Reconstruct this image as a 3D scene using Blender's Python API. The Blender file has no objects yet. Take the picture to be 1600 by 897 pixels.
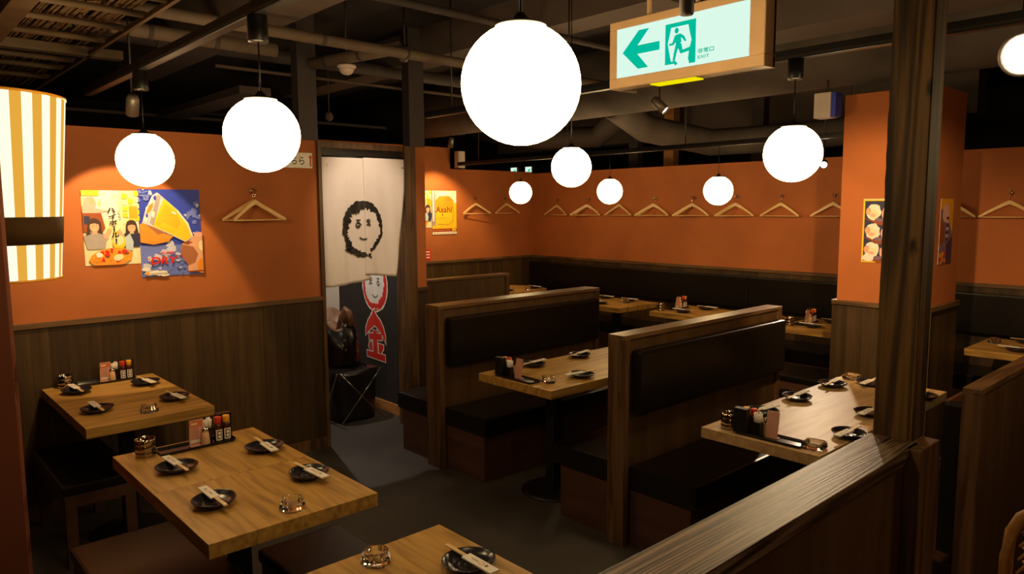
import bpy, bmesh, math, random
from mathutils import Vector, Matrix
random.seed(7)
PI = math.pi
SC = bpy.context.scene
COL = SC.collection

# ------------------------------------------------------------------ camera
cd = bpy.data.cameras.new('camera'); cam = bpy.data.objects.new('camera', cd); COL.objects.link(cam)
cd.sensor_width = 36.0; cd.lens = 25.603; cd.clip_start = 0.02; cd.clip_end = 60
def cam_rot(yaw, pitch, roll):
    cy, sy, cp, sp = math.cos(yaw), math.sin(yaw), math.cos(pitch), math.sin(pitch)
    f = Vector((sy*cp, cy*cp, -sp)); r = Vector((cy, -sy, 0)); d = f.cross(r)
    cr, sr = math.cos(roll), math.sin(roll)
    r2 = r*cr + d*sr; d2 = -r*sr + d*cr
    m = Matrix((r2, -d2, -f)).transposed()
    return m.to_4x4()
cam.matrix_world = Matrix.Translation((0, 0, 1.74)) @ cam_rot(-.831779, .108551, .005525)
SC.camera = cam

# ------------------------------------------------------------------ world, exposure
w = bpy.data.worlds.new('world'); SC.world = w; w.use_nodes = True
w.node_tree.nodes['Background'].inputs[0].default_value = (1.0, .72, .5, 1)
w.node_tree.nodes['Background'].inputs[1].default_value = .006
SC.view_settings.view_transform = 'Standard'; SC.view_settings.look = 'None'
SC.view_settings.exposure = 0.0; SC.view_settings.gamma = 1.0
SC.view_settings.use_curve_mapping = False
GLOBE = 27.0
WARM = (1.0, .66, .30)

def spot_light(name, loc, target, power, size, blend, col, radius=.02, parent=None):
    l = bpy.data.lights.new(name, 'SPOT'); l.energy = power; l.spot_size = math.radians(size); l.spot_blend = blend
    l.color = col; l.shadow_soft_size = radius
    o = bpy.data.objects.new(name, l); COL.objects.link(o)
    d = Vector(target) - Vector(loc)
    o.rotation_euler = d.to_track_quat('-Z', 'Y').to_euler()
    if parent is not None:
        o.parent = parent; o.location = Vector(loc) - parent.location
    else: o.location = loc
    return o

# ------------------------------------------------------------------ materials
MATS = {}
def nm(name, base=(.5, .5, .5), rough=.5, metal=0, spec=.5):
    m = bpy.data.materials.new(name); m.use_nodes = True; MATS[name] = m
    b = m.node_tree.nodes['Principled BSDF']
    b.inputs['Base Color'].default_value = (*base, 1); b.inputs['Roughness'].default_value = rough
    b.inputs['Metallic'].default_value = metal; b.inputs['Specular IOR Level'].default_value = spec
    return m, m.node_tree, b
def nd(nt, t, **k):
    n = nt.nodes.new(t)
    for a, v in k.items(): setattr(n, a, v)
    return n
def mapping(nt, scale, coord='Object', rnd=False):
    tc = nd(nt, 'ShaderNodeTexCoord'); mp = nd(nt, 'ShaderNodeMapping'); mp.inputs['Scale'].default_value = scale
    nt.links.new(tc.outputs[coord], mp.inputs[0])
    if rnd:
        oi = nd(nt, 'ShaderNodeObjectInfo'); vm = nd(nt, 'ShaderNodeVectorMath', operation='SCALE')
        cx = nd(nt, 'ShaderNodeCombineXYZ')
        for i in range(3): nt.links.new(oi.outputs['Random'], cx.inputs[i])
        nt.links.new(cx.outputs[0], vm.inputs[0]); vm.inputs['Scale'].default_value = 37.0
        nt.links.new(vm.outputs[0], mp.inputs['Location'])
    return mp
def ramp(nt, cols):
    r = nd(nt, 'ShaderNodeValToRGB'); e = r.color_ramp.elements
    e[0].position = cols[0][0]; e[0].color = (*cols[0][1], 1); e[1].position = cols[-1][0]; e[1].color = (*cols[-1][1], 1)
    for p, c in cols[1:-1]:
        x = e.new(p); x.color = (*c, 1)
    return r
def bump(nt, b, src, strength, dist=.002):
    bp = nd(nt, 'ShaderNodeBump'); bp.inputs['Strength'].default_value = strength; bp.inputs['Distance'].default_value = dist
    nt.links.new(src, bp.inputs['Height']); nt.links.new(bp.outputs[0], b.inputs['Normal'])
def wood(name, cols, scale, rough=.45, bmp=.15, wave=None, rnd=True, spec=.5, randtone=0):
    m, nt, b = nm(name, cols[0], rough, 0, spec)
    mp = mapping(nt, scale, rnd=rnd)
    n1 = nd(nt, 'ShaderNodeTexNoise'); n1.inputs['Scale'].default_value = 1.0; n1.inputs['Detail'].default_value = 6; n1.inputs['Roughness'].default_value = .6
    nt.links.new(mp.outputs[0], n1.inputs['Vector'])
    src = n1.outputs['Fac']
    if wave:
        n2 = nd(nt, 'ShaderNodeTexNoise'); n2.inputs['Scale'].default_value = wave[0]; n2.inputs['Detail'].default_value = 1.0
        nt.links.new(mp.outputs[0], n2.inputs['Vector'])
        mu = nd(nt, 'ShaderNodeMath', operation='MULTIPLY'); mu.inputs[1].default_value = wave[1]
        nt.links.new(n2.outputs['Fac'], mu.inputs[0])
        sn = nd(nt, 'ShaderNodeMath', operation='SINE'); nt.links.new(mu.outputs[0], sn.inputs[0])
        ma = nd(nt, 'ShaderNodeMath', operation='MULTIPLY_ADD'); ma.inputs[1].default_value = wave[2]
        nt.links.new(sn.outputs[0], ma.inputs[0]); nt.links.new(src, ma.inputs[2]); src = ma.outputs[0]
    r = ramp(nt, [(.3, cols[0]), (.5, cols[1]), (.72, cols[2])])
    nt.links.new(src, r.inputs[0])
    out = r.outputs[0]
    if randtone:
        oi = nd(nt, 'ShaderNodeObjectInfo'); mr = nd(nt, 'ShaderNodeMapRange')
        mr.inputs['To Min'].default_value = 1-randtone; mr.inputs['To Max'].default_value = 1+randtone
        nt.links.new(oi.outputs['Random'], mr.inputs['Value'])
        hs = nd(nt, 'ShaderNodeHueSaturation'); nt.links.new(mr.outputs[0], hs.inputs['Value']); nt.links.new(out, hs.inputs['Color']); out = hs.outputs[0]
    nt.links.new(out, b.inputs['Base Color'])
    bump(nt, b, src, bmp)
    return m
def plaster(name, col, var=.12, rough=.75):
    m, nt, b = nm(name, col, rough)
    mp = mapping(nt, (1, 1, 1))
    n1 = nd(nt, 'ShaderNodeTexNoise'); n1.inputs['Scale'].default_value = 2.2; n1.inputs['Detail'].default_value = 5
    n2 = nd(nt, 'ShaderNodeTexNoise'); n2.inputs['Scale'].default_value = 90; n2.inputs['Detail'].default_value = 4
    nt.links.new(mp.outputs[0], n1.inputs['Vector']); nt.links.new(mp.outputs[0], n2.inputs['Vector'])
    c0 = tuple(c*(1-var) for c in col); c1 = tuple(min(1, c*(1+var)) for c in col)
    r = ramp(nt, [(.3, c0), (.7, c1)]); nt.links.new(n1.outputs['Fac'], r.inputs[0]); nt.links.new(r.outputs[0], b.inputs['Base Color'])
    bump(nt, b, n2.outputs['Fac'], .25, .002)
    return m
def plain(name, col, rough=.5, metal=0, bscale=0, bstr=.1, spec=.5):
    m, nt, b = nm(name, col, rough, metal, spec)
    mp = mapping(nt, (1, 1, 1))
    n = nd(nt, 'ShaderNodeTexNoise'); n.inputs['Scale'].default_value = bscale or 14; n.inputs['Detail'].default_value = 3
    nt.links.new(mp.outputs[0], n.inputs['Vector'])
    r = ramp(nt, [(.3, tuple(c*.92 for c in col)), (.7, tuple(min(1, c*1.06) for c in col))])
    nt.links.new(n.outputs['Fac'], r.inputs[0]); nt.links.new(r.outputs[0], b.inputs['Base Color'])
    if bscale: bump(nt, b, n.outputs['Fac'], bstr)
    return m
def emis(name, col, s):
    m = bpy.data.materials.new(name); m.use_nodes = True; MATS[name] = m; nt = m.node_tree
    nt.nodes.remove(nt.nodes['Principled BSDF']); e = nd(nt, 'ShaderNodeEmission')
    e.inputs[0].default_value = (*col, 1); e.inputs[1].default_value = s
    nt.links.new(e.outputs[0], nt.nodes['Material Output'].inputs[0]); return m
def glass(name, col=(1, 1, 1), rough=.02, ior=1.48):
    m, nt, b = nm(name, col, rough); b.inputs['Transmission Weight'].default_value = 1; b.inputs['IOR'].default_value = ior; return m

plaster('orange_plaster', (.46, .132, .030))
plaster('dimmed_orange_plaster', (.13, .027, .004))  # orange plaster darkened so the near wall looks dim under the lamps
plaster('white_plaster', (.78, .72, .62), .04)
plaster('charcoal_wall', (.022, .019, .017), .1)
plaster('ceiling_dark', (.030, .024, .025), .3, .9)
plaster('duct_grey', (.12, .095, .082), .35, .9)
plaster('beam_grey', (.13, .095, .082), .08, .8)
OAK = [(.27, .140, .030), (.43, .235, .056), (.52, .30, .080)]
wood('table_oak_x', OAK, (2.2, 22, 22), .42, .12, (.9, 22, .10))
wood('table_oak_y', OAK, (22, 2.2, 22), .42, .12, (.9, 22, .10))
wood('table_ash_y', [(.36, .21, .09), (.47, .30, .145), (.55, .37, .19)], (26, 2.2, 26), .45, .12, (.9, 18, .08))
wood('wainscot_wood', [(.036, .019, .007), (.058, .031, .011), (.082, .045, .017)], (26, 26, 1.6), .5, .06, None, True, .4, .32)
wood('panel_wood', [(.06, .030, .012), (.085, .044, .018), (.11, .06, .026)], (16, 16, 1.2), .5, .06, None, True, .4)
wood('cap_wood_y', [(.075, .038, .016), (.13, .068, .030), (.17, .092, .042)], (26, 2.0, 26), .38, .15, (1.0, 16, .15))
wood('cap_wood_x', [(.075, .038, .016), (.13, .068, .030), (.17, .092, .042)], (2.0, 26, 26), .38, .15, (1.0, 16, .15))
wood('near_cap_wood', [(.014, .008, .004), (.085, .050, .030), (.19, .120, .078)], (120, 4, 120), .42, .25, (.075, 150, .15), False, .45)
wood('post_wood', [(.055, .026, .010), (.11, .055, .022), (.15, .078, .032)], (22, 22, 1.6), .42, .15, (.9, 20, .12))
wood('pillar_wood', [(.018, .008, .002), (.050, .025, .007), (.115, .060, .018)], (42, 42, 1.6), .62, .4, (.20, 70, .14), True, .2)
_m = MATS['pillar_wood']; _nt = _m.node_tree; _b = _nt.nodes['Principled BSDF']
_mp = mapping(_nt, (9, 9, 4.2)); _v = nd(_nt, 'ShaderNodeTexVoronoi'); _v.inputs['Scale'].default_value = 1.0
_no = nd(_nt, 'ShaderNodeTexNoise'); _no.inputs['Scale'].default_value = 9; _ad = nd(_nt, 'ShaderNodeVectorMath', operation='MULTIPLY_ADD')
_nt.links.new(_mp.outputs[0], _no.inputs['Vector']); _nt.links.new(_no.outputs['Color'], _ad.inputs[0]); _ad.inputs[1].default_value = (.12, .12, .12); _nt.links.new(_mp.outputs[0], _ad.inputs[2])
_nt.links.new(_ad.outputs[0], _v.inputs['Vector']); _r = ramp(_nt, [(.06, (.12, .10, .08)), (.14, (1, 1, 1))])
_nt.links.new(_v.outputs['Distance'], _r.inputs[0]); _x = nd(_nt, 'ShaderNodeMix', data_type='RGBA', blend_type='MULTIPLY'); _x.inputs[0].default_value = 1
_src = _b.inputs['Base Color'].links[0].from_socket; _nt.links.new(_src, _x.inputs[6]); _nt.links.new(_r.outputs[0], _x.inputs[7]); _nt.links.new(_x.outputs[2], _b.inputs['Base Color'])
wood('seat_base_wood', [(.055, .022, .012), (.080, .033, .018), (.10, .045, .024)], (2.0, 16, 16), .5, .05)
wood('skirting_wood', [(.40, .17, .05), (.55, .25, .08), (.62, .30, .10)], (2, 22, 22), .4, .05)
wood('hanger_wood', [(.78, .48, .17), (.85, .56, .22), (.90, .63, .28)], (9, 9, 9), .35, .04)
wood('chopstick_wood', [(.70, .48, .24), (.80, .58, .32), (.86, .66, .40)], (8, 8, 8), .5, .04)
wood('bamboo_pole', [(.06, .036, .018), (.10, .062, .032), (.15, .095, .05)], (3, 3, 3), .5, .1)
wood('reed', [(.13, .075, .032), (.27, .16, .075), (.38, .25, .13)], (30, 30, 30), .65, .3, None, True, .3, .35)
wood('rattan', [(.30, .13, .035), (.42, .19, .055), (.50, .25, .08)], (20, 20, 20), .45, .1)
plain('black_leather', (.0065, .0048, .0038), .33, 0, 160, .10, .42)
plain('lit_brown_leather', (.040, .021, .010), .38, 0, 160, .12)
plain('bag_leather', (.012, .009, .008), .25, 0, 30, .3)
plain('bag_lining', (.16, .07, .03), .5, 0, 30, .3)
m, nt, b = nm('floor_dark', (.05, .044, .038), .55)
mp = mapping(nt, (1, 1, 1)); n = nd(nt, 'ShaderNodeTexNoise'); n.inputs['Scale'].default_value = 1.6; n.inputs['Detail'].default_value = 6
nt.links.new(mp.outputs[0], n.inputs['Vector']); r = ramp(nt, [(.3, (.034, .029, .025)), (.7, (.066, .057, .050))])
nt.links.new(n.outputs['Fac'], r.inputs[0]); nt.links.new(r.outputs[0], b.inputs['Base Color']); bump(nt, b, n.outputs['Fac'], .1)
plain('black_metal', (.012, .011, .011), .4, .3)
plain('steel_post', (.065, .05, .052), .6, .1)
plain('rail_metal', (.05, .04, .038), .4, .5)
plain('chrome', (.75, .7, .65), .12, 1)
plain('mirror_cup', (.42, .35, .27), .08, 1)
plain('brass_hook', (.45, .34, .2), .3, 1)
plain('spot_body', (.20, .165, .14), .45, .6)
plain('pipe_grey', (.15, .105, .075), .7)
plain('pipe_dark', (.06, .045, .042), .7)
plain('black_lacquer', (.010, .009, .010), .16)
plain('black_plastic', (.010, .009, .009), .35)
plain('plate_ceramic', (.014, .013, .020), .24, 0, 26, .5)
plain('paper_white', (.80, .74, .68), .7)
plain('cloth_white', (.84, .74, .68), .85, 0, 300, .15)
plain('menu_pink', (.66, .33, .25), .5)
plain('menu_orange', (.75, .20, .06), .5)
plain('shaker_body', (.62, .36, .20), .3)
plain('bottle_dark', (.05, .012, .006), .15)
plain('cap_red', (.62, .04, .015), .35)
plain('cap_yellow', (.85, .38, .02), .35)
plain('label_white', (.80, .74, .66), .5)
plain('sign_frame', (.70, .45, .24), .45)
plain('sensor_white', (.75, .62, .60), .3)
plain('box_white', (.72, .60, .55), .5)
INK = dict(ink_black=(.010, .008, .008), ink_red=(.70, .02, .01), ink_green=(.0, .38, .24), ink_blue=(.03, .06, .55), ink_blue_light=(.16, .22, .72),
           ink_cloud=(.60, .62, .82), ink_yellow=(.95, .62, .02), ink_gold=(.85, .38, .02), ink_cream=(.92, .78, .50), ink_white=(.88, .84, .78),
           ink_skin=(.80, .42, .26), ink_skin_dark=(.42, .15, .07), ink_hair=(.06, .025, .02), ink_orange=(.88, .30, .03), ink_brown=(.32, .07, .015), ink_navy=(.03, .03, .09),
           ink_pale_blue=(.50, .62, .72), ink_pink=(.85, .45, .40), ink_grey=(.40, .36, .36), ink_darkred=(.30, .02, .01), ink_purple=(.22, .13, .22), ink_beer=(.92, .50, .02))
for k, c in INK.items(): plain(k, c, .42)
emis('globe_glow', (1.0, .70, .33), GLOBE)
plain('lantern_band', (.055, .028, .010), .85, 0, 0, 0, .1)
emis('lantern_white', (1.0, .86, .60), 1.35)
emis('lantern_yellow', (1.0, .50, .06), .80)
emis('lens_glow', (1.0, .84, .62), 60)
emis('small_lens_glow', (1.0, .80, .55), 12)
emis('exit_panel', (.74, 1.0, .86), .95)
emis('exit_green', (.0, .52, .34), .95)
emis('exit_yellow', (1.0, .85, .0), .9)
glass('clear_glass')

# ------------------------------------------------------------------ geometry helpers
class G:
    """one mesh in the making"""
    def __init__(s): s.bm = bmesh.new(); s.mi = 0
    def _new(s, vs0, fs0):
        for f in s.bm.faces:
            if f not in fs0: f.material_index = s.mi
    def box(s, x0, x1, y0, y1, z0, z1, bev=0, seg=2, mi=0):
        t = bmesh.new(); bmesh.ops.create_cube(t, size=1)
        for v in t.verts: v.co = Vector(((x0+x1)/2+v.co.x*(x1-x0), (y0+y1)/2+v.co.y*(y1-y0), (z0+z1)/2+v.co.z*(z1-z0)))
        if bev: bmesh.ops.bevel(t, geom=list(t.edges), offset=bev, segments=seg, profile=.7, affect='EDGES')
        return s.merge(t, mi)
    def merge(s, t, mi=0, mat=None, smooth=None):
        if mat is not None: bmesh.ops.transform(t, matrix=mat, verts=t.verts)
        mp = {}
        for v in t.verts: mp[v] = s.bm.verts.new(v.co)
        for f in t.faces:
            try:
                g = s.bm.faces.new([mp[v] for v in f.verts]); g.material_index = mi
                g.smooth = f.smooth if smooth is None else smooth
            except ValueError: pass
        t.free(); return s
    def lathe(s, prof, seg=24, c=(0, 0, 0), mi=0, smooth=True, mat=None, wob=None, closed=False):
        t = bmesh.new(); rings = []
        for r, z in prof:
            ring = []
            for i in range(seg):
                a = 2*PI*i/seg; rr = r*(wob(a, r) if wob else 1)
                ring.append(t.verts.new((rr*math.cos(a), rr*math.sin(a), z)))
            rings.append(ring)
        pr = list(zip(rings[:-1], rings[1:])) + ([(rings[-1], rings[0])] if closed else [])
        for a, b_ in pr:
            for i in range(seg):
                f = t.faces.new((a[i], a[(i+1) % seg], b_[(i+1) % seg], b_[i])); f.smooth = smooth
        if not closed:
            if prof[0][0] > 1e-6: t.faces.new(list(reversed(rings[0])))
            if prof[-1][0] > 1e-6: t.faces.new(rings[-1])
        bmesh.ops.remove_doubles(t, verts=t.verts, dist=1e-6)
        M = Matrix.Translation(c) @ (mat or Matrix.Identity(4))
        return s.merge(t, mi, M)
    def tube(s, pts, r, seg=8, mi=0, caps=True):
        t = bmesh.new(); pts = [Vector(p) for p in pts]; rings = []
        rs = r if isinstance(r, (list, tuple)) else [r]*len(pts)
        up = Vector((0, 0, 1))
        for i, p in enumerate(pts):
            d = (pts[min(i+1, len(pts)-1)]-pts[max(i-1, 0)]).normalized()
            a = d.cross(up)
            if a.length < .05: a = d.cross(Vector((0, 1, 0)))
            a.normalize(); b_ = d.cross(a)
            rings.append([t.verts.new(p+(a*math.cos(2*PI*k/seg)+b_*math.sin(2*PI*k/seg))*rs[i]) for k in range(seg)])
        for a, b_ in zip(rings[:-1], rings[1:]):
            for k in range(seg):
                f = t.faces.new((a[k], b_[k], b_[(k+1) % seg], a[(k+1) % seg])); f.smooth = True
        if caps:
            t.faces.new(rings[0]); t.faces.new(list(reversed(rings[-1])))
        return s.merge(t, mi)
    def prism(s, pts, d0, d1, frame, mi=0):
        """polygon pts (u,v) extruded from d0 to d1 along frame normal; frame=(origin,u,v,n)"""
        o, u, v, n = [Vector(q) for q in frame]
        a = [s.bm.verts.new(o+u*p[0]+v*p[1]+n*d0) for p in pts]; b_ = [s.bm.verts.new(o+u*p[0]+v*p[1]+n*d1) for p in pts]
        fs = [s.bm.faces.new(list(reversed(a))), s.bm.faces.new(b_)]
        k = len(pts)
        for i in range(k): fs.append(s.bm.faces.new((a[i], a[(i+1) % k], b_[(i+1) % k], b_[i])))
        for f in fs: f.material_index = mi
        return s
    def obj(s, name, mats, parent=None, loc=None, **props):
        bmesh.ops.recalc_face_normals(s.bm, faces=s.bm.faces)
        me = bpy.data.meshes.new(name); s.bm.to_mesh(me); s.bm.free()
        for m in (mats if isinstance(mats, (list, tuple)) else [mats]): me.materials.append(MATS[m])
        o = bpy.data.objects.new(name, me); COL.objects.link(o)
        if parent is not None: o.parent = parent
        if loc is not None: o.location = loc
        for k, v in props.items(): o[k] = v
        return o
def boxobj(name, mat, b6, parent=None, bev=0, **props):
    """box given in world coordinates; origin moved to its base centre"""
    x0, x1, y0, y1, z0, z1 = b6
    if parent is None:
        c = ((x0+x1)/2, (y0+y1)/2, z0)
        return G().box(x0-c[0], x1-c[0], y0-c[1], y1-c[1], 0, z1-z0, bev).obj(name, mat, None, c, **props)
    p = parent.location
    return G().box(x0-p[0], x1-p[0], y0-p[1], y1-p[1], z0-p[2], z1-p[2], bev).obj(name, mat, parent, **props)
def thing(name, label, cat, loc=(0, 0, 0), group=None, rz=0):
    o = bpy.data.objects.new(name, None); COL.objects.link(o); o.empty_display_size = .05
    o.location = loc; o.rotation_euler = (0, 0, rz); o['label'] = label; o['category'] = cat
    if group: o['group'] = group
    return o
def tag(o, label, cat, group=None):
    o['label'] = label; o['category'] = cat
    if group: o['group'] = group
    return o
def copy_tree(o, parent=None):
    c = o.copy(); COL.objects.link(c)
    if parent is not None: c.parent = parent
    for ch in list(o.children): copy_tree(ch, c)
    return c
PROTO = {}
def place(key, maker, loc, rz, label, group=None):
    if key in PROTO:
        o = copy_tree(PROTO[key])
        if 'group' in o.keys(): del o['group']
    else:
        o = maker(); PROTO[key] = o
    o.location = loc; o.rotation_euler = (0, 0, rz); o['label'] = label
    if group: o['group'] = group
    return o

# flat print: polygons and lettering laid on a surface through a mapping (u, v, lift) -> point
FONT = {}
def glyphs(s):
    if s not in FONT:
        c = bpy.data.curves.new('lettering', 'FONT'); c.body = s; c.resolution_u = 3
        o = bpy.data.objects.new('lettering', c); COL.objects.link(o)
        dg = bpy.context.evaluated_depsgraph_get(); me = bpy.data.meshes.new_from_object(o.evaluated_get(dg))
        vs = [(v.co.x, v.co.y) for v in me.vertices]; fs = [tuple(p.vertices) for p in me.polygons]
        bpy.data.objects.remove(o); bpy.data.curves.remove(c); bpy.data.meshes.remove(me)
        FONT[s] = (vs, fs)
    return FONT[s]
class Art:
    def __init__(s): s.v = []; s.f = []; s.m = []; s.mats = []; s.k = 0
    def mat(s, m):
        if m not in s.mats: s.mats.append(m)
        return s.mats.index(m)
    def add(s, vs, fs, m, lift=None):
        s.k += 1; L = s.k if lift is None else lift
        b0 = len(s.v); s.v += [(x, y, L) for x, y in vs]; mi = s.mat(m)
        for f in fs: s.f.append(tuple(b0+i for i in f)); s.m.append(mi)
        return s
    def poly(s, pts, m): return s.add(pts, [tuple(range(len(pts)))], m)
    def rect(s, x0, y0, x1, y1, m): return s.poly([(x0, y0), (x1, y0), (x1, y1), (x0, y1)], m)
    def oval(s, cx, cy, rx, ry, m, n=18, jag=0, rot=0):
        pts = []
        for i in range(n):
            a = 2*PI*i/n; q = 1+random.uniform(-jag, jag); x, y = rx*q*math.cos(a), ry*q*math.sin(a)
            pts.append((cx+x*math.cos(rot)-y*math.sin(rot), cy+x*math.sin(rot)+y*math.cos(rot)))
        return s.poly(pts, m)
    def ring(s, cx, cy, rx, ry, wid, m, a0=0, a1=2*PI, n=60, jag=0.0):
        """brush ring: wid(a) is the stroke width"""
        vs = []; fs = []
        for i in range(n+1):
            a = a0+(a1-a0)*i/n; wd = wid(a)
            jo, ji = 1+random.uniform(-jag, jag)*.4, random.uniform(-jag, jag)
            vs.append((cx+rx*jo*math.cos(a), cy+ry*jo*math.sin(a)))
            q = 1-wd*(1+ji*4); vs.append((cx+rx*q*math.cos(a), cy+ry*q*math.sin(a)))
        for i in range(n): fs.append((2*i, 2*i+2, 2*i+3, 2*i+1))
        return s.add(vs, fs, m)
    def text(s, t, x, y, h, m, w=None, mirror=False, rot=0, bold=0, slant=0):
        vs, fs = glyphs(t)
        xs = [a for a, _ in vs]; ys = [b_ for _, b_ in vs]; x0, x1, y0, y1 = min(xs), max(xs), min(ys), max(ys)
        sy = h/(y1-y0) if y1 > y0 else 1; sx = (w/(x1-x0)) if w else sy
        def one(dx, dy):
            o = []
            for a, b_ in vs:
                u = (a-(x0+x1)/2)*sx; v = (b_-(y0+y1)/2)*sy; u += slant*v
                if mirror: u = -u
                o.append((x+dx+u*math.cos(rot)-v*math.sin(rot), y+dy+u*math.sin(rot)+v*math.cos(rot)))
            return o
        offs = [(0, 0)] if not bold else [(0, 0), (bold, 0), (-bold, 0), (0, bold), (0, -bold), (bold*.7, bold*.7), (-bold*.7, bold*.7)]
        L = s.k+1
        for i, (dx, dy) in enumerate(offs): s.add(one(dx, dy), fs, m, L+i*.08)
        s.k = L
        return s
    def build(s, name, fn, parent=None, **props):
        me = bpy.data.meshes.new(name); me.from_pydata([fn(x, y, l) for x, y, l in s.v], [], s.f)
        for m in s.mats: me.materials.append(MATS[m])
        me.polygons.foreach_set('material_index', s.m); me.update()
        o = bpy.data.objects.new(name, me); COL.objects.link(o)
        if parent is not None: o.parent = parent
        for k, v in props.items(): o[k] = v
        return o
def clip_poly(pts, x0, y0, x1, y1):
    def cut(ps, ins, inter):
        out = []
        for i in range(len(ps)):
            a, b_ = ps[i-1], ps[i]
            if ins(b_):
                if not ins(a): out.append(inter(a, b_))
                out.append(b_)
            elif ins(a): out.append(inter(a, b_))
        return out
    def ix(v): return lambda a, b_: (v, a[1]+(b_[1]-a[1])*(v-a[0])/(b_[0]-a[0]))
    def iy(v): return lambda a, b_: (a[0]+(b_[0]-a[0])*(v-a[1])/(b_[1]-a[1]), v)
    for ins, it in ((lambda p: p[0] >= x0, ix(x0)), (lambda p: p[0] <= x1, ix(x1)), (lambda p: p[1] >= y0, iy(y0)), (lambda p: p[1] <= y1, iy(y1))):
        if len(pts) < 3: return []
        pts = cut(pts, ins, it)
    return pts
class Clip(Art):
    """art cut at the edges of the sheet"""
    def __init__(s, x0, y0, x1, y1): super().__init__(); s.b = (x0, y0, x1, y1)
    def poly(s, pts, m):
        p = clip_poly(list(pts), *s.b)
        return s.add(p, [tuple(range(len(p)))], m) if len(p) > 2 else s
STEP = .00035

# ================================================================== STRUCTURE
ST = dict(kind='structure')
floor = boxobj('floor', 'floor_dark', (-10.5, 3.2, -3.2, 10, -.12, 0), **ST)
ceil = boxobj('ceiling', 'ceiling_dark', (-10.5, 3.2, -3.2, 10, 3.12, 3.3), **ST)
boxobj('wall_front', 'charcoal_wall', (-10.5, 3.2, -3.35, -3.2, 0, 3.12), **ST)
boxobj('wall_right', 'orange_plaster', (3.2, 3.35, -3.2, 10, 0, 3.12), **ST)
boxobj('wall_outer_left', 'charcoal_wall', (-10.65, -10.5, -3.2, 10, 0, 3.12), **ST)
boxobj('wall_outer_back', 'charcoal_wall', (-10.5, 3.2, 10, 10.15, 0, 3.12), **ST)

def wainscot(wall, axis, a0, a1, face, sgn, top=1.085, cap=1.115, pitch=.09, z0=0.08, base=True):
    """boards on a wall; axis 'x' or 'y' runs along the wall, face = wall plane, sgn = outward sign"""
    n = max(1, round((a1-a0)/pitch)); w_ = (a1-a0)/n; p = wall.location
    me = None
    for i in range(n):
        if me is None:
            g = G()
            if axis == 'y': g.box(0, .012*sgn, .0003, w_-.0003, 0, top-z0)
            else: g.box(.0003, w_-.0003, 0, .012*sgn, 0, top-z0)
            o = g.obj('plank', 'wainscot_wood', wall); me = o.data
        else:
            o = bpy.data.objects.new('plank', me); COL.objects.link(o); o.parent = wall
        q = (face, a0+i*w_, z0) if axis == 'y' else (a0+i*w_, face, z0)
        o.location = Vector(q)-p
    d = .026*sgn
    if axis == 'y':
        boxobj('cap_rail', 'cap_wood_y', (min(face, face+d), max(face, face+d), a0, a1, top, cap), wall, .002)
        if base: boxobj('skirting_board', 'post_wood', (min(face, face+.018*sgn), max(face, face+.018*sgn), a0, a1, 0, z0), wall, .001)
    else:
        boxobj('cap_rail', 'cap_wood_x', (a0, a1, min(face, face+d), max(face, face+d), top, cap), wall, .002)
        if base: boxobj('skirting_board', 'post_wood', (a0, a1, min(face, face+.018*sgn), max(face, face+.018*sgn), 0, z0), wall, .001)

wl = boxobj('wall_left', 'orange_plaster', (-4.88, -4.772, -.6, 2.488, 0, 2.215), **ST)
wainscot(wl, 'y', .0, 2.488, -4.772, 1)
wl2 = boxobj('wall_left_end', 'orange_plaster', (-4.88, -4.772, 3.315, 3.42, 0, 2.215), **ST)
wainscot(wl2, 'y', 3.315, 3.42, -4.772, 1, pitch=.1)
wb = boxobj('wall_back', 'orange_plaster', (-7.2, 3.1, 6.83, 6.95, 0, 2.19), **ST)
wainscot(wb, 'x', -7.07, 1.2, 6.83, -1, top=1.075, cap=1.105, pitch=.11)
wbl = boxobj('wall_back_left', 'orange_plaster', (-7.2, -7.08, 3.42, 6.83, 0, 2.21), **ST)
boxobj('raised_section', 'orange_plaster', (-7.2, -7.08, 3.42, 5.45, 2.21, 2.46), wbl)
wainscot(wbl, 'y', 3.42, 6.82, -7.08, 1, top=1.08, cap=1.11, pitch=.11)
wc = boxobj('wall_corridor', 'charcoal_wall', (-6.05, -4.88, 3.34, 3.42, 0, 2.2), **ST)
boxobj('skirting_board', 'skirting_wood', (-6.04, -4.88, 3.325, 3.34, 0, .085), wc, .001)
boxobj('wall_corridor_end', 'white_plaster', (-6.75, -6.65, .4, 3.42, 0, 2.3), **ST)
boxobj('wall_corridor_side', 'white_plaster', (-7.08, -6.05, 3.34, 3.42, 0, 2.2), **ST)

# near orange wall end at the left edge of the view (chipped corner)
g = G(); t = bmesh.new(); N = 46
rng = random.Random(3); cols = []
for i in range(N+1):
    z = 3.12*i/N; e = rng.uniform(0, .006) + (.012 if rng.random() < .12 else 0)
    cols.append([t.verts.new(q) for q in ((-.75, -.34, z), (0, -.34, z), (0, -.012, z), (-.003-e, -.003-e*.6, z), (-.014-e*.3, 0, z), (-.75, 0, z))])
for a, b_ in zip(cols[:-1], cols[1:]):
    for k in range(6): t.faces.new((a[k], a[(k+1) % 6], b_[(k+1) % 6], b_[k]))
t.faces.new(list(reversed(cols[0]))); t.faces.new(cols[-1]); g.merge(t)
g.obj('wall_near_left', 'dimmed_orange_plaster', None, (-2.6, .35, 0), **ST)

# orange column in the middle of the dining area
col = boxobj('wall_column', 'orange_plaster', (-2.12, -1.56, 4.885, 5.39, 0, 2.455), **ST)
wainscot(col, 'x', -2.145, -1.535, 4.885, -1, pitch=.1)
wainscot(col, 'y', 4.873, 5.4, -1.56, 1, pitch=.1)
wainscot(col, 'y', 4.873, 5.4, -2.12, -1, pitch=.1)

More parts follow.
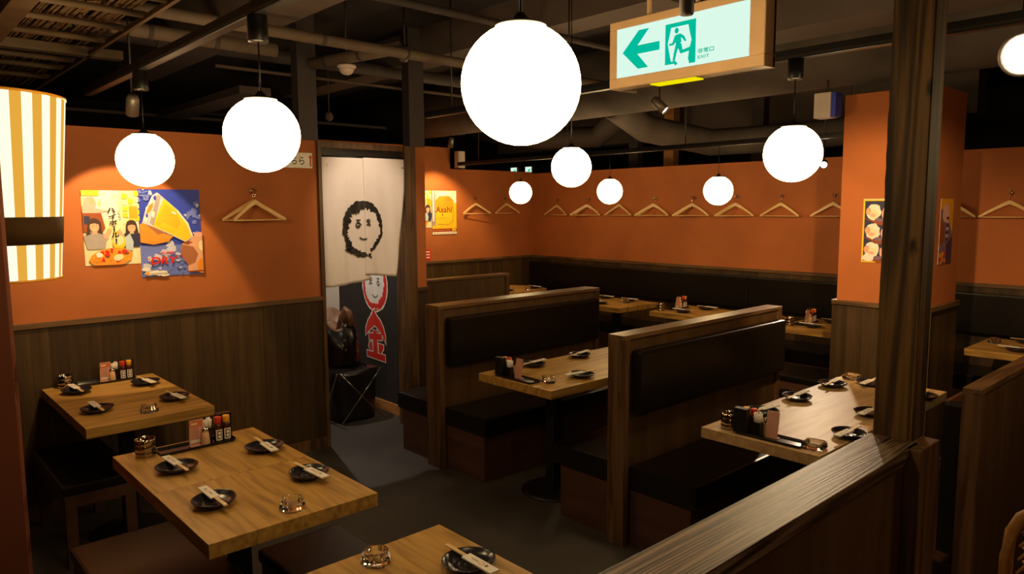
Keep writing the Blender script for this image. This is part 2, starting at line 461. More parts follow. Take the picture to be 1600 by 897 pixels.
# doorway in the left wall: jambs, lintel, dark transom
tr = boxobj('trim_1', 'post_wood', (-4.89, -4.745, 2.488, 2.515, 0, 2.215), bev=.002, **ST)
boxobj('trim_2', 'post_wood', (-4.89, -4.745, 3.215, 3.315, 0, 2.215), bev=.002, **ST)
boxobj('trim_3', 'post_wood', (-4.86, -4.77, 2.515, 3.215, 2.172, 2.215), bev=.002, **ST)
boxobj('trim_4', 'black_plastic', (-4.85, -4.80, 2.515, 3.215, 2.10, 2.172), **ST)
for y0, y1, lab in ((2.372, 2.512, 'dark grey steel post rising above the wall at the left of the curtained doorway'), (3.29, 3.43, 'dark grey steel post rising above the wall at the right of the curtained doorway')):
    o = boxobj('steel_post', 'steel_post', (-4.875, -4.78, y0, y1, 2.216, 3.12), bev=.003); tag(o, lab, 'post', 'posts beside the doorway')
for x, m_, lab in ((-6.0, 'steel_post', 'pale grey post behind the back wall, left of the ochre one'), (-5.45, 'skirting_wood', 'ochre post seen above the back wall'), (-4.26, 'steel_post', 'pale grey post behind the back wall, right of the ochre one')):
    o = boxobj('ceiling_post', m_, (x-.07, x+.07, 7.6, 7.72, 0, 3.12)); tag(o, lab, 'post', 'posts behind the back wall')

# ================================================================== TIMBER PILLAR AND LOW WALL (right foreground)
nw = thing('low_partition', 'long dark low partition with wide wood-grained cap running to the timber pillar', 'partition', (-.74, .6, 0))
boxobj('panel', 'panel_wood', (-.785, -.685, -.9, 2.175, 0, 1.062), nw)
boxobj('cap_rail', 'near_cap_wood', (-.80, -.672, -.9, 2.10, 1.062, 1.10), nw, .002)
boxobj('end_post', 'post_wood', (-.684, -.645, 2.03, 2.175, 0, 1.10), nw, .003)
g = G(); t = bmesh.new(); NZ = 60; rng = random.Random(5); rows = []
for i in range(NZ+1):
    z = 2.02*i/NZ; e = rng.uniform(-.0012, .0012)
    rows.append([t.verts.new(q) for q in ((-.055+e+.004, -.04, z), (-.049+e, -.046, z), (.052, -.046, z), (.055, -.043, z), (.055, .038, z), (-.055+e, .038, z))])
for a, b_ in zip(rows[:-1], rows[1:]):
    for k in range(6): t.faces.new((a[k], a[(k+1) % 6], b_[(k+1) % 6], b_[k]))
t.faces.new(list(reversed(rows[0]))); t.faces.new(rows[-1]); g.merge(t)
pil = g.obj('timber_pillar', 'pillar_wood', None, (-.745, 2.146, 1.10))
tag(pil, 'tall rough-sawn timber pillar with knots standing on the low partition', 'pillar')

# ================================================================== BOOTHS
def partition(x0, x1, y0, y1, label, mcap='cap_wood_y', post=True, top=1.10):
    t = thing('booth_partition', label, 'partition', ((x0+x1)/2, (y0+y1)/2, 0), 'wooden booth partitions')
    boxobj('panel', 'panel_wood', (x0+.012, x1-.012, y0+.04, y1-.04, 0, top-.022), t)
    boxobj('cap_rail', mcap, (x0, x1, y0, y1, top-.022, top), t, .002)
    for a, b_ in ((y0, y0+.045), (y1-.045, y1)):
        boxobj('end_post', 'post_wood', (x0, x1, a, b_, 0, top-.022), t, .002)
    return t
def bench(x0, x1, y0, y1, side, label, back=None, mat='black_leather', zt=.42, bz=(.70, 1.025), base_in=.04):
    """booth bench along y; side=-1: back at low x, +1: back at high x"""
    t = thing('booth_bench', label, 'bench', ((x0+x1)/2, (y0+y1)/2, 0), 'upholstered booth benches')
    if side < 0: boxobj('base', 'seat_base_wood', (x0, x1-base_in, y0+.02, y1-.02, 0, zt-.115), t)
    else: boxobj('base', 'seat_base_wood', (x0+base_in, x1, y0+.02, y1-.02, 0, zt-.115), t)
    boxobj('seat_cushion', mat, (x0, x1, y0, y1, zt-.115, zt), t, .014)
    if back:
        if side < 0: boxobj('back_cushion', mat, (x0, x0+back, y0+.015, y1-.005, *bz), t, .018)
        else: boxobj('back_cushion', mat, (x1-back, x1, y0+.015, y1-.005, *bz), t, .018)
    return t
partition(-3.96, -3.81, 2.82, 4.42, 'wooden partition with lit cap rail behind the left black booth bench')
bench(-3.81, -3.39, 2.86, 4.36, -1, 'black padded booth bench left of the long table between two partitions', .06)
bench(-4.38, -3.96, 2.86, 4.36, 1, 'black padded bench hidden behind the left booth partition', .06)
partition(-2.37, -2.265, 2.82, 4.42, 'wooden partition with bright cap rail in the centre, edge post facing the aisle')
bench(-2.265, -1.86, 2.86, 4.36, -1, 'black leather booth bench with tall back in front of the central partition', .065)
bench(-2.80, -2.37, 2.86, 4.36, 1, 'black booth bench facing left, behind the central partition post', .04)
partition(-.79, -.73, 2.87, 4.5, 'smooth dark partition at the right edge of the picture', top=1.10)
bench(-1.19, -.79, 2.91, 4.4, 1, 'booth bench glimpsed between the pillar and the right partition', .075, 'black_leather', bz=(.45, 1.03))
partition(-5.40, -5.28, 3.44, 4.78, 'low wooden partition by the back-left wall under the beer posters', top=1.10)

# banquette along the back wall
bq = thing('banquette', 'long black banquette with padded back along the far orange wall', 'bench', (-3.5, 6.6, 0))
boxobj('base', 'seat_base_wood', (-7.0, 1.0, 6.40, 6.80, 0, .31), bq)
for i in range(5):
    a = -7.02+i*1.6
    boxobj('seat_cushion', 'black_leather', (a, a+1.597, 6.36, 6.80, .31, .43), bq, .012)
    boxobj('back_cushion', 'black_leather', (a, a+1.597, 6.72, 6.80, .70, 1.03), bq, .014)
# backless benches
def stool(x0, x1, y0, y1, label, zt=.42, frame='seat_base_wood', grp='backless benches'):
    t = thing('bench_stool', label, 'stool', ((x0+x1)/2, (y0+y1)/2, 0), grp)
    boxobj('seat_cushion', 'black_leather' , (x0, x1, y0, y1, zt-.05, zt), t, .012)
    boxobj('seat_frame', frame, (x0+.01, x1-.01, y0+.01, y1-.01, zt-.115, zt-.05), t, .003)
    for x in (x0+.01, x1-.06):
        for y in (y0+.01, y1-.06): boxobj('leg', frame, (x, x+.05, y, y+.05, 0, zt-.115), t, .003)
    return t
stool(-4.68, -3.93, .665, 1.0, 'black topped wooden stool tucked under the table by the posters')
s2 = stool(-3.20, -2.40, .55, .98, 'stool with a lit look in its brown seat colour under the left seamed table')
s2.children[0].data.materials[0] = MATS['lit_brown_leather']  # brown stands in for light falling on the black cushion
stool(-2.68, -1.9, 1.09, 1.44, 'black stool between the seamed table and the front table')
stool(-2.93, -2.30, 5.36, 5.80, 'black topped stool with reddish base before the back table by the column', frame='seat_base_wood')
stool(-4.2, -3.5, 5.1, 5.5, 'black stool behind the central partition before the back table')
stool(-5.5, -4.8, 5.1, 5.5, 'black stool behind the left booth before the back wall table')
stool(-1.5, -.8, 5.2, 5.6, 'black stool beyond the right partition before the back right table')

# ================================================================== TABLES
TT = .74
def table(x0, x1, y0, y1, label, wood_m, split=None, peds=None, rnd=0):
    t = thing('dining_table', label, 'table', ((x0+x1)/2, (y0+y1)/2, 0), 'oak topped dining tables')
    xs = [x0]+([split] if split else [])+[x1]
    if rnd:
        g = G(); pts = []
        hx, hy = (x1-x0)/2, (y1-y0)/2
        for cx, cy, a0 in ((hx-rnd, hy-rnd, 0), (-hx+rnd, hy-rnd, 90), (-hx+rnd, -hy+rnd, 180), (hx-rnd, -hy+rnd, 270)):
            for k in range(9):
                a = math.radians(a0+k*11.25); pts.append((cx+rnd*math.cos(a), cy+rnd*math.sin(a)))
        g.prism(pts, TT-.048, TT, ((0, 0, 0), (1, 0, 0), (0, 1, 0), (0, 0, 1))); g.obj('table_top', wood_m, t)
    else:
        for a, b_ in zip(xs[:-1], xs[1:]):
            boxobj('table_top', wood_m, (a+(.0008 if a != x0 else 0), b_-(.0008 if b_ != x1 else 0), y0, y1, TT-.048, TT), t, .0022)
    for (px, py) in (peds or [((x0+x1)/2, (y0+y1)/2)]):
        q = (px-t.location.x, py-t.location.y, 0)
        G().lathe([(.20, 0), (.20, .008), (.17, .018), (.05, .03), (.0, .03)], 28, q).obj('base_plate', 'black_metal', t)
        G().box(q[0]-.035, q[0]+.035, q[1]-.035, q[1]+.035, .03, TT-.06, .003).obj('pedestal', 'black_metal', t)
        G().box(q[0]-.17, q[0]+.17, q[1]-.17, q[1]+.17, TT-.06, TT-.048).obj('top_bracket', 'black_metal', t)
    return t
table(-4.742, -3.722, .742, 1.325, 'small oak table against the left wall under the posters', 'table_oak_y')
table(-3.225, -2.158, .73, 1.318, 'oak table with a seam across its middle, second from the left wall', 'table_oak_x', split=-2.687)
table(-1.80, -.95, .78, 1.322, 'oak table cut off by the bottom edge of the picture', 'table_oak_x')
table(-3.355, -2.738, 2.78, 4.30, 'long oak table between the left booth bench and the central partition', 'table_oak_y', peds=[(-3.05, 3.12), (-3.05, 3.98)])
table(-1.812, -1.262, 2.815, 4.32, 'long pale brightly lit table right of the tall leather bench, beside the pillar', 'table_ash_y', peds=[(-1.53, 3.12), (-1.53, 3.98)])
table(-5.66, -4.575, 5.60, 6.25, 'oak table seen over the left booth partition, before the back banquette', 'table_oak_x', peds=[(-4.85, 5.9), (-5.4, 5.9)])
table(-4.255, -3.19, 5.67, 6.28, 'oak table seen over the central partition with a condiment tray', 'table_oak_x', peds=[(-3.72, 5.95)])
table(-2.97, -2.0, 5.72, 6.33, 'oak table at the back partly hidden by the orange column', 'table_oak_x', peds=[(-2.55, 5.98)])
table(-1.585, -.55, 5.74, 6.36, 'oak table at the far right beyond the dark right partition', 'table_oak_x', peds=[(-1.0, 6.0)])
table(-7.0, -6.28, 5.70, 6.42, 'round-cornered oak table in the back left corner of the room', 'table_oak_x', rnd=.2)

# ================================================================== TABLEWARE
def mk_plate():
    o = None
    def wob(a, r): return 1+.035*math.sin(2*a+.6)+.02*math.sin(3*a+1.2) if r > .05 else 1
    prof = [(.0, .004), (.036, .004), (.038, 0), (.042, 0), (.044, .004), (.066, .013), (.0745, .022), (.0755, .0245), (.0735, .0255), (.0705, .023)]
    # spiral throwing rings inside
    for r, z in ((.062, .0155), (.052, .011), (.047, .0105), (.043, .0085), (.036, .008), (.032, .0095), (.028, .0078), (.020, .0078), (.016, .0092), (.011, .0075), (0, .0075)): prof.append((r, z))
    g = G().lathe(prof, 40, wob=wob)
    o = g.obj('small_plate', 'plate_ceramic'); o['category'] = 'plate'; return o
def mk_sticks():
    t = bpy.data.objects.new('chopsticks', None); COL.objects.link(t); t['category'] = 'chopsticks'; t.empty_display_size = .05
    g = G()
    for s in (-1, 1):
        tt = bmesh.new(); bmesh.ops.create_cube(tt, size=1)
        for v in tt.verts:
            k = 1 if v.co.x > 0 else .6
            v.co = Vector((.002+v.co.x*.205, s*.0034+v.co.y*.0060*k, .0026+v.co.z*.0040*k))
        g.merge(tt)
    g.obj('sticks', 'chopstick_wood', t)
    sl = G().box(-.115, .012, -.0165, .0165, -.0002, .0056, .0012, 1).obj('paper_sleeve', 'paper_white', t)
    a = Art(); a.ring(-.058, 0, .0085, .0085, lambda q: .22, 'ink_red', .3, 2*PI+.1, 20)
    a.text('金', -.078, 0, .011, 'ink_black', bold=.0004)
    for i in range(4): a.rect(-.044+i*.0075, -.002, -.039+i*.0075, .002, 'ink_black')
    a.build('printed_mark', lambda x, y, l: (x, y, .0058+l*.00008), sl)
    return t
def mk_ashtray():
    g = G(); seg = 20
    def wob(a, r): return 1+.025*math.cos(10*a)
    prof = [(.0, .0), (.040, .0), (.044, .005), (.0425, .016), (.035, .036), (.032, .0385), (.028, .0375), (.026, .024), (.024, .012), (.0, .010)]
    g.lathe(prof, 40, wob=wob, smooth=False)
    o = g.obj('glass_ashtray', 'clear_glass'); o['category'] = 'ashtray'; return o
def mk_square_ashtray():
    t = bmesh.new(); prof = [(.0, .0), (.040, .0), (.046, .008), (.043, .026), (.038, .030), (.032, .028), (.026, .014), (.0, .012)]
    rings = []
    for r, z in prof[1:-1]:
        ring = []
        for i in range(32):
            a = 2*PI*i/32+PI/4; k = 1/((abs(math.cos(a))**5+abs(math.sin(a))**5)**(1/5))
            ring.append(t.verts.new((r*k*math.cos(a), r*k*math.sin(a), z)))
        rings.append(ring)
    for a, b_ in zip(rings[:-1], rings[1:]):
        for i in range(32): t.faces.new((a[i], a[(i+1) % 32], b_[(i+1) % 32], b_[i]))
    t.faces.new(list(reversed(rings[0]))); t.faces.new(rings[-1])
    o = G().merge(t).obj('square_glass_ashtray', 'clear_glass'); o['category'] = 'ashtray'; return o
def mk_cup():
    g = G().lathe([(0, 0), (.036, 0), (.0385, .003), (.0385, .020), (.0372, .022), (.0385, .024), (.0385, .046), (.0372, .048), (.0385, .05), (.0392, .071), (.0375, .072), (.036, .069), (.035, .012), (0, .010)], 36)
    o = g.obj('metal_pot', 'mirror_cup'); o['category'] = 'pot'; return o
def mk_tray():
    g = G(); t = bmesh.new()
    def ring(hx, hy, r, z):
        o = []
        for cx, cy, a0 in ((hx-r, hy-r, 0), (-hx+r, hy-r, 90), (-hx+r, -hy+r, 180), (hx-r, -hy+r, 270)):
            for k in range(5):
                a = math.radians(a0+k*22.5); o.append(t.verts.new((cx+r*math.cos(a), cy+r*math.sin(a), z)))
        return o
    R_ = [ring(.150, .043, .012, 0), ring(.155, .048, .015, .012), ring(.152, .045, .013, .0125), ring(.146, .040, .011, .004)]
    for a, b_ in zip(R_[:-1], R_[1:]):
        for i in range(20): t.faces.new((a[i], a[(i+1) % 20], b_[(i+1) % 20], b_[i]))
    t.faces.new(list(reversed(R_[0]))); t.faces.new(R_[-1]); g.merge(t)
    o = g.obj('condiment_tray', 'black_lacquer'); o['category'] = 'tray'; return o
def mk_menu():
    t = bpy.data.objects.new('menu_stand', None); COL.objects.link(t); t['category'] = 'menu'
    g = G(); ys = [(.0, .0), (-.004, .03), (-.010, .07), (-.016, .115)]
    for (a, b_) in zip(ys[:-1], ys[1:]):
        vs = [g.bm.verts.new((x, yy+dy, z)) for dy in (0, .002) for (yy, z) in (a, b_) for x in (-.028, .028)]
        for f in ((0, 1, 3, 2), (4, 6, 7, 5), (0, 2, 6, 4), (1, 5, 7, 3), (0, 4, 5, 1), (2, 3, 7, 6)): g.bm.faces.new([vs[i] for i in f])
    g.obj('card', 'menu_pink', t)
    G().box(-.028, .028, -.022, .0, 0, .003).obj('foot', 'menu_pink', t)
    a = Art(); a.rect(-.026, .085, .026, .108, 'menu_orange').rect(-.022, .092, .004, .101, 'ink_cream').rect(-.024, .012, .024, .026, 'ink_white').rect(.010, .030, .024, .08, 'ink_pink')
    a.build('print', lambda x, y, l: (x, -.016*y/.115-.001-l*.0002, y), t)
    return t
def mk_shaker():
    t = bpy.data.objects.new('pepper_shaker', None); COL.objects.link(t); t['category'] = 'shaker'
    G().lathe([(0, 0), (.0185, 0), (.019, .004), (.0175, .03), (.014, .058), (0, .058)], 20).obj('body', 'shaker_body', t)
    G().lathe([(.0145, .058), (.0155, .060), (.0155, .068), (.012, .076), (.004, .079), (0, .079)], 20).obj('lid', 'chrome', t)
    return t
def mk_picks():
    t = bpy.data.objects.new('toothpick_holder', None); COL.objects.link(t); t['category'] = 'holder'
    G().box(-.017, .017, -.017, .017, 0, .062, .002, 1).obj('cup', 'black_lacquer', t)
    g = G(); rng = random.Random(4)
    for i in range(22):
        x, y = rng.uniform(-.012, .012), rng.uniform(-.012, .012)
        g.tube([(x, y, .05), (x*1.3, y*1.3, .098+rng.uniform(-.006, .008))], .0034, 5)
    g.obj('paper_picks', 'paper_white', t, kind='stuff')
    return t
def bottle(capm, word):
    def mk():
        t = bpy.data.objects.new('sauce_bottle', None); COL.objects.link(t); t['category'] = 'bottle'
        G().lathe([(0, 0), (.0165, 0), (.018, .003), (.018, .068), (.0165, .076), (.0125, .080), (0, .080)], 20).obj('body', 'bottle_dark', t)
        G().lathe([(.0135, .080), (.015, .082), (.015, .104), (.0135, .109), (0, .109)], 20).obj('cap', capm, t)
        a = Art()
        def ringrect(x0, y0, x1, y1, m): 
            n = 8
            a.add([(x0+(x1-x0)*i/n, y) for i in range(n+1) for y in (y0, y1)], [(2*i, 2*i+2, 2*i+3, 2*i+1) for i in range(n)], m)
        ringrect(-.015, .008, .015, .055, 'label_white')
        ringrect(-.0095, .014, .0095, .050, 'bottle_dark'); ringrect(-.006, .018, .006, .030, 'label_white'); ringrect(-.006, .034, .006, .046, 'label_white')
        a.build('label', lambda x, y, l: ((.0181+l*.0002)*math.sin(x/.0181), -(.0181+l*.0002)*math.cos(x/.0181), y), t)
        return t
    return mk
def mk_blackbox():
    g = G().box(-.017, .017, -.032, .032, 0, .112, .002, 1)
    o = g.obj('napkin_box', 'black_plastic'); o['category'] = 'box'; return o

def put_plate(x, y, ang, where, dx=0, dz=0):
    i = len([k for k in PLACED])
    place('plate', mk_plate, (x, y, TT+.0003), (i*1.7) % 6.28, 'small black plate '+where, 'black side plates'); PLACED.append(1)
    a = math.radians(ang)
    place('sticks', mk_sticks, (x-.0*math.cos(a), y-.0*math.sin(a), TT+.0268), a, 'sleeved chopsticks on the plate '+where, 'sleeved chopsticks')
PLACED = []
P1 = 'on the table under the posters'; P2 = 'on the seamed table'; P5 = 'on the long left booth table'; P4 = 'on the bright pillar-side table'
for x, y, a, w_ in (
    (-4.505, .868, 4, 'at the far left corner '+P1), (-4.01, .855, 2, 'at the near left corner '+P1),
    (-4.46, 1.205, 187, 'at the back right corner '+P1), (-3.99, 1.215, 185, 'at the right end '+P1),
    (-2.875, .870, 3, 'next to the metal pot '+P2), (-2.448, .855, 0, 'nearest the front left edge '+P2),
    (-2.872, 1.218, 177, 'at the back corner '+P2), (-2.465, 1.212, 184, 'at the right side '+P2),
    (-1.52, 1.215, 179, 'on the table cut off by the bottom edge'),
    (-3.258, 3.150, -84, 'behind the condiments '+P5), (-3.25, 3.57, -80, 'halfway up the left side '+P5), (-2.85, 3.150, 82, 'beside the ashtray '+P5), (-3.27, 4.0, -82, 'nearest the partition '+P5),
    (-1.72, 3.20, -97, 'behind the condiments '+P4), (-1.735, 3.58, -88, 'halfway up the left side '+P4), (-1.735, 3.99, -86, 'at the far left corner '+P4),
    (-1.29, 3.155, 88, 'against the low partition '+P4), (-1.36, 3.56, 90, 'half hidden by the pillar '+P4), (-1.60, 4.17, 90, 'dark, beside the far square ashtray '+P4), (-1.30, 4.06, 90, 'seen just right of the pillar '+P4),
    (-4.93, 5.74, 0, 'at the front of the table seen over the left booth'), (-5.2, 6.13, 180, 'at the back left of the table over the left booth'), (-4.86, 6.12, 180, 'beside the ashtray on the table over the left booth'),
    (-3.97, 5.82, 0, 'before the condiments on the table over the central partition'), (-3.93, 6.15, 180, 'at the back of the table over the central partition'),
    (-2.73, 5.86, 0, 'in front on the back table left of the column'), (-2.72, 6.21, 180, 'at the back of the table left of the column'),
    (-1.30, 5.87, 0, 'in front on the far right table'), (-1.33, 6.26, 180, 'at the back of the far right table'),
    (-6.50, 5.86, 0, 'in front on the round-cornered corner table'), (-6.48, 6.28, 180, 'at the back of the round-cornered corner table')):
    put_plate(x, y, a, w_)
for x, y, w_ in ((-3.83, 1.045, P1), (-2.235, 1.035, P2), (-1.72, 1.04, 'on the table cut off by the bottom edge'), (-2.89, 2.91, P5), (-4.80, 5.98, 'on the table over the left booth'), (-1.50, 6.12, 'on the far right table'), (-6.40, 6.10, 'on the round-cornered corner table')):
    place('ash', mk_ashtray, (x, y, TT+.0003), x*3, 'clear faceted glass ashtray '+w_, 'glass ashtrays')
for x, y, w_ in ((-1.325, 2.90, 'at the front corner of the bright table beside the pillar'), (-1.735, 4.24, 'at the far end of the bright table, by the column')):
    place('sqash', mk_square_ashtray, (x, y, TT+.0003), .1, 'square clear glass ashtray '+w_, 'square ashtrays')
for x, y, w_ in ((-4.692, .85, P1), (-3.145, .835, P2), (-3.27, 2.90, P5), (-1.715, 2.895, P4), (-4.19, 5.76, 'on the table over the central partition'), (-2.905, 5.80, 'on the back table left of the column')):
    place('cup', mk_cup, (x, y, TT+.0003), 0, 'mirror-bright metal pot '+w_, 'metal pots')
def condiments(x, y, ang, where, flip=1):
    a = math.radians(ang); ca, sa = math.cos(a), math.sin(a); z = TT+.0003
    place('tray', mk_tray, (x, y, z), a, 'long black lacquer condiment tray '+where, 'condiment trays')
    def at(u, v): return (x+u*ca-v*sa, y+u*sa+v*ca, z+.0042)
    # bottles' labels face the aisle (local -y or +y)
    f = a if flip > 0 else a+PI
    place('menu', mk_menu, at(-.002, .0), f, 'pink menu card standing in the tray '+where, 'menu cards')
    place('shaker', mk_shaker, at(.030, -.022*flip), f, 'pepper shaker with chrome lid '+where, 'pepper shakers')
    place('picks', mk_picks, at(.052, .016*flip), f, 'black toothpick holder full of white paper picks '+where, 'toothpick holders')
    place('red', bottle('cap_red', ''), at(.088, -.012*flip), f, 'red capped sauce bottle '+where, 'red capped sauce bottles')
    place('yel', bottle('cap_yellow', ''), at(.124, -.010*flip), f, 'yellow capped sauce bottle '+where, 'yellow capped sauce bottles')
    place('bbox', mk_blackbox, at(.1255, .0265*flip), f+PI/2, 'tall black box behind the yellow capped bottle '+where, 'black boxes in the trays')
condiments(-4.688, 1.055, 90, P1, 1)
condiments(-3.125, 1.03, 90, P2, 1)
condiments(-3.075, 2.845, 180, P5, 1)
condiments(-1.51, 2.885, 180, P4, 1)
condiments(-4.17, 6.0, 90, 'on the table over the central partition', 1)
condiments(-2.865, 6.02, 90, 'on the back table left of the column', 1)

# ================================================================== HANGERS
def mk_hanger():
    """contoured wooden coat hanger in the y=0 plane, hook at the origin, bar below, facing -y"""
    t = bpy.data.objects.new('coat_hanger', None); COL.objects.link(t); t['category'] = 'hanger'; t.empty_display_size = .05
    for s in (-1, 1):
        b = bmesh.new(); n = 9; rows = []
        for i in range(n):
            k = i/(n-1); x = s*(.0+.205*k); z = -.075-.118*k**1.12; w2 = .017-.008*k; y = -.028*math.sin(k*1.4)*k
            rows.append([b.verts.new((x, y-.006, z+w2*.8)), b.verts.new((x, y+.006, z+w2*.8)), b.verts.new((x-s*.004, y+.006, z-w2)), b.verts.new((x-s*.004, y-.006, z-w2))])
        for p, q in zip(rows[:-1], rows[1:]):
            for k in range(4): b.faces.new((p[k], p[(k+1) % 4], q[(k+1) % 4], q[k]))
        b.faces.new(list(reversed(rows[0]))); b.faces.new(rows[-1])
        bmesh.ops.bevel(b, geom=[e for e in b.edges if len(e.link_faces) == 2 and e.calc_face_angle(0) > 1.0], offset=.002, segments=1, affect='EDGES')
        G().merge(b).obj('arm', 'hanger_wood', t)
    G().tube([(-.197, -.024, -.196), (.197, -.024, -.196)], .005, 8).obj('trouser_bar', 'hanger_wood', t)
    pts = [(0, 0, -.062)]+[(0, 0, -.045)]+[(.017*math.sin(a), 0, -.012-.017*math.cos(a)+.0) for a in [math.radians(q) for q in range(0, 250, 25)]]
    G().tube(pts, .0022, 6).obj('hook', 'chrome', t)
    return t
def mk_wallhook():
    t = bpy.data.objects.new('wall_hook', None); COL.objects.link(t); t['category'] = 'hook'; t.empty_display_size = .05
    G().lathe([(0, 0), (.014, 0), (.014, .004), (.006, .008), (0, .008)], 14, mat=Matrix.Rotation(PI/2, 4, 'X')).obj('plate', 'brass_hook', t)
    g = G(); g.tube([(0, -.006, 0), (0, -.03, -.006), (0, -.045, .002), (0, -.052, .016)], .0035, 7); g.tube([(0, -.006, .006), (0, -.03, .014), (0, -.04, .03)], .003, 7)
    g.lathe([(0, -.005), (.004, -.002), (.004, .002), (0, .005)], 8, (0, -.041, .033)); g.obj('prongs', 'brass_hook', t)
    return t
def hang(x, y, z, rz, where, n=1, tilt=0):
    ca, sa = math.cos(rz), math.sin(rz)
    place('whook', mk_wallhook, (x, y, z), rz, 'small metal coat hook '+where, 'coat hooks')
    for k in range(n):
        off = -.028-.030*k
        o = place('hanger', mk_hanger, (x-off*sa*1.0, y+off*ca, z+.004), rz+tilt*(1 if k == 0 else 1)+(.46 if k else -.06), ('wooden coat hanger ' if n == 1 else ('rear wooden hanger ' if k == 0 else 'front wooden hanger, slightly turned, '))+where, 'wooden coat hangers')
FAR = [(-6.595, 1, 'first to the right of the room corner'), (-6.055, 2, 'second from the room corner'), (-5.565, 1, 'third from the room corner'), (-5.055, 2, 'fourth from the room corner'),
       (-4.54, 2, 'fifth from the room corner'), (-4.02, 2, 'sixth from the room corner'), (-3.535, 1, 'seventh from the room corner'), (-3.02, 1, 'left of and partly behind the orange column'), (-2.05, 1, 'just right of the orange column'), (-1.625, 1, 'rightmost, far right beyond the pillar')]
for x, n, w_ in FAR:
    hang(x, 6.828, 1.835, 0, 'on the far wall, '+w_, n, .12 if n > 1 else .03)
hang(-7.078, 5.82, 1.86, PI/2, 'on the back-left wall next to the beer poster', 1, -.05)
hang(-7.078, 6.33, 1.86, PI/2, 'on the back-left wall nearest the corner', 1, .02)
hang(-4.770, 2.005, 1.86, PI/2, 'on the left wall between the poster and the doorway', 2, -.12)

# ================================================================== POSTERS
def sheet(name, label, y0, y1, z0, z1, face, art, axis='y', skew=0, grp='posters', cat='poster'):
    """paper sheet; axis 'y': on a wall facing +x, u runs +y; axis 'x': wall facing -y, u runs +x"""
    u0, u1 = y0, y1
    if axis == 'y': t = thing(name, label, cat, (face, (u0+u1)/2, z0), grp); f = lambda x, y, d: (d, x-(u1-u0)/2, y)
    elif axis == 'x': t = thing(name, label, cat, ((u0+u1)/2, face, z0), grp); f = lambda x, y, d: (x-(u1-u0)/2, -d, y)
    g = G(); W, H = u1-u0, z1-z0
    vs = [g.bm.verts.new(f(x, y, d)) for d in (0.0003, .0012) for x, y in ((0, 0), (W, 0), (W, H), (0, H))]
    for q in ((0, 1, 2, 3), (4, 7, 6, 5), (0, 4, 5, 1), (1, 5, 6, 2), (2, 6, 7, 3), (3, 7, 4, 0)): g.bm.faces.new([vs[i] for i in q])
    g.obj('paper', 'ink_white', t)
    art.build('print', lambda x, y, l: f(x, y, .0013+l*STEP*.35), t)
    return t
def woman(a, x, y, s, top, flip=1):
    """simple smiling figure: hair, face, torso, raised arm"""
    X = lambda q: x+q*s*flip
    a.poly([(X(-.20), y-.62*s), (X(-.28), y-.25*s), (X(-.12), y-.12*s), (X(.14), y-.12*s), (X(.30), y-.28*s), (X(.24), y-.62*s)], top)
    a.oval(x, y+.03*s, .17*s, .21*s, 'ink_hair', 16, .05); a.poly([(X(-.17), y), (X(-.21), y-.25*s), (X(-.09), y-.2*s)], 'ink_hair'); a.poly([(X(.17), y), (X(.19), y-.22*s), (X(.08), y-.18*s)], 'ink_hair')
    a.poly([(X(-.05), y-.08*s), (X(-.06), y-.2*s), (X(.06), y-.2*s), (X(.05), y-.08*s)], 'ink_skin')
    a.oval(x, y-.01*s, .115*s, .15*s, 'ink_skin', 16)
    a.poly([(X(-.13), y+.06*s), (X(-.06), y+.15*s), (X(.08), y+.15*s), (X(.13), y+.05*s), (X(.0), y+.09*s)], 'ink_hair')
    for q in (-.045, .045): a.oval(X(q), y+.02*s, .014*s, .012*s, 'ink_hair', 8)
    a.poly([(X(-.05), y-.055*s), (X(0), y-.085*s), (X(.05), y-.055*s), (X(0), y-.10*s)], 'ink_white')
    a.poly([(X(.2), y-.3*s), (X(.3), y-.38*s), (X(.42), y-.12*s), (X(.34), y-.04*s)], 'ink_skin')
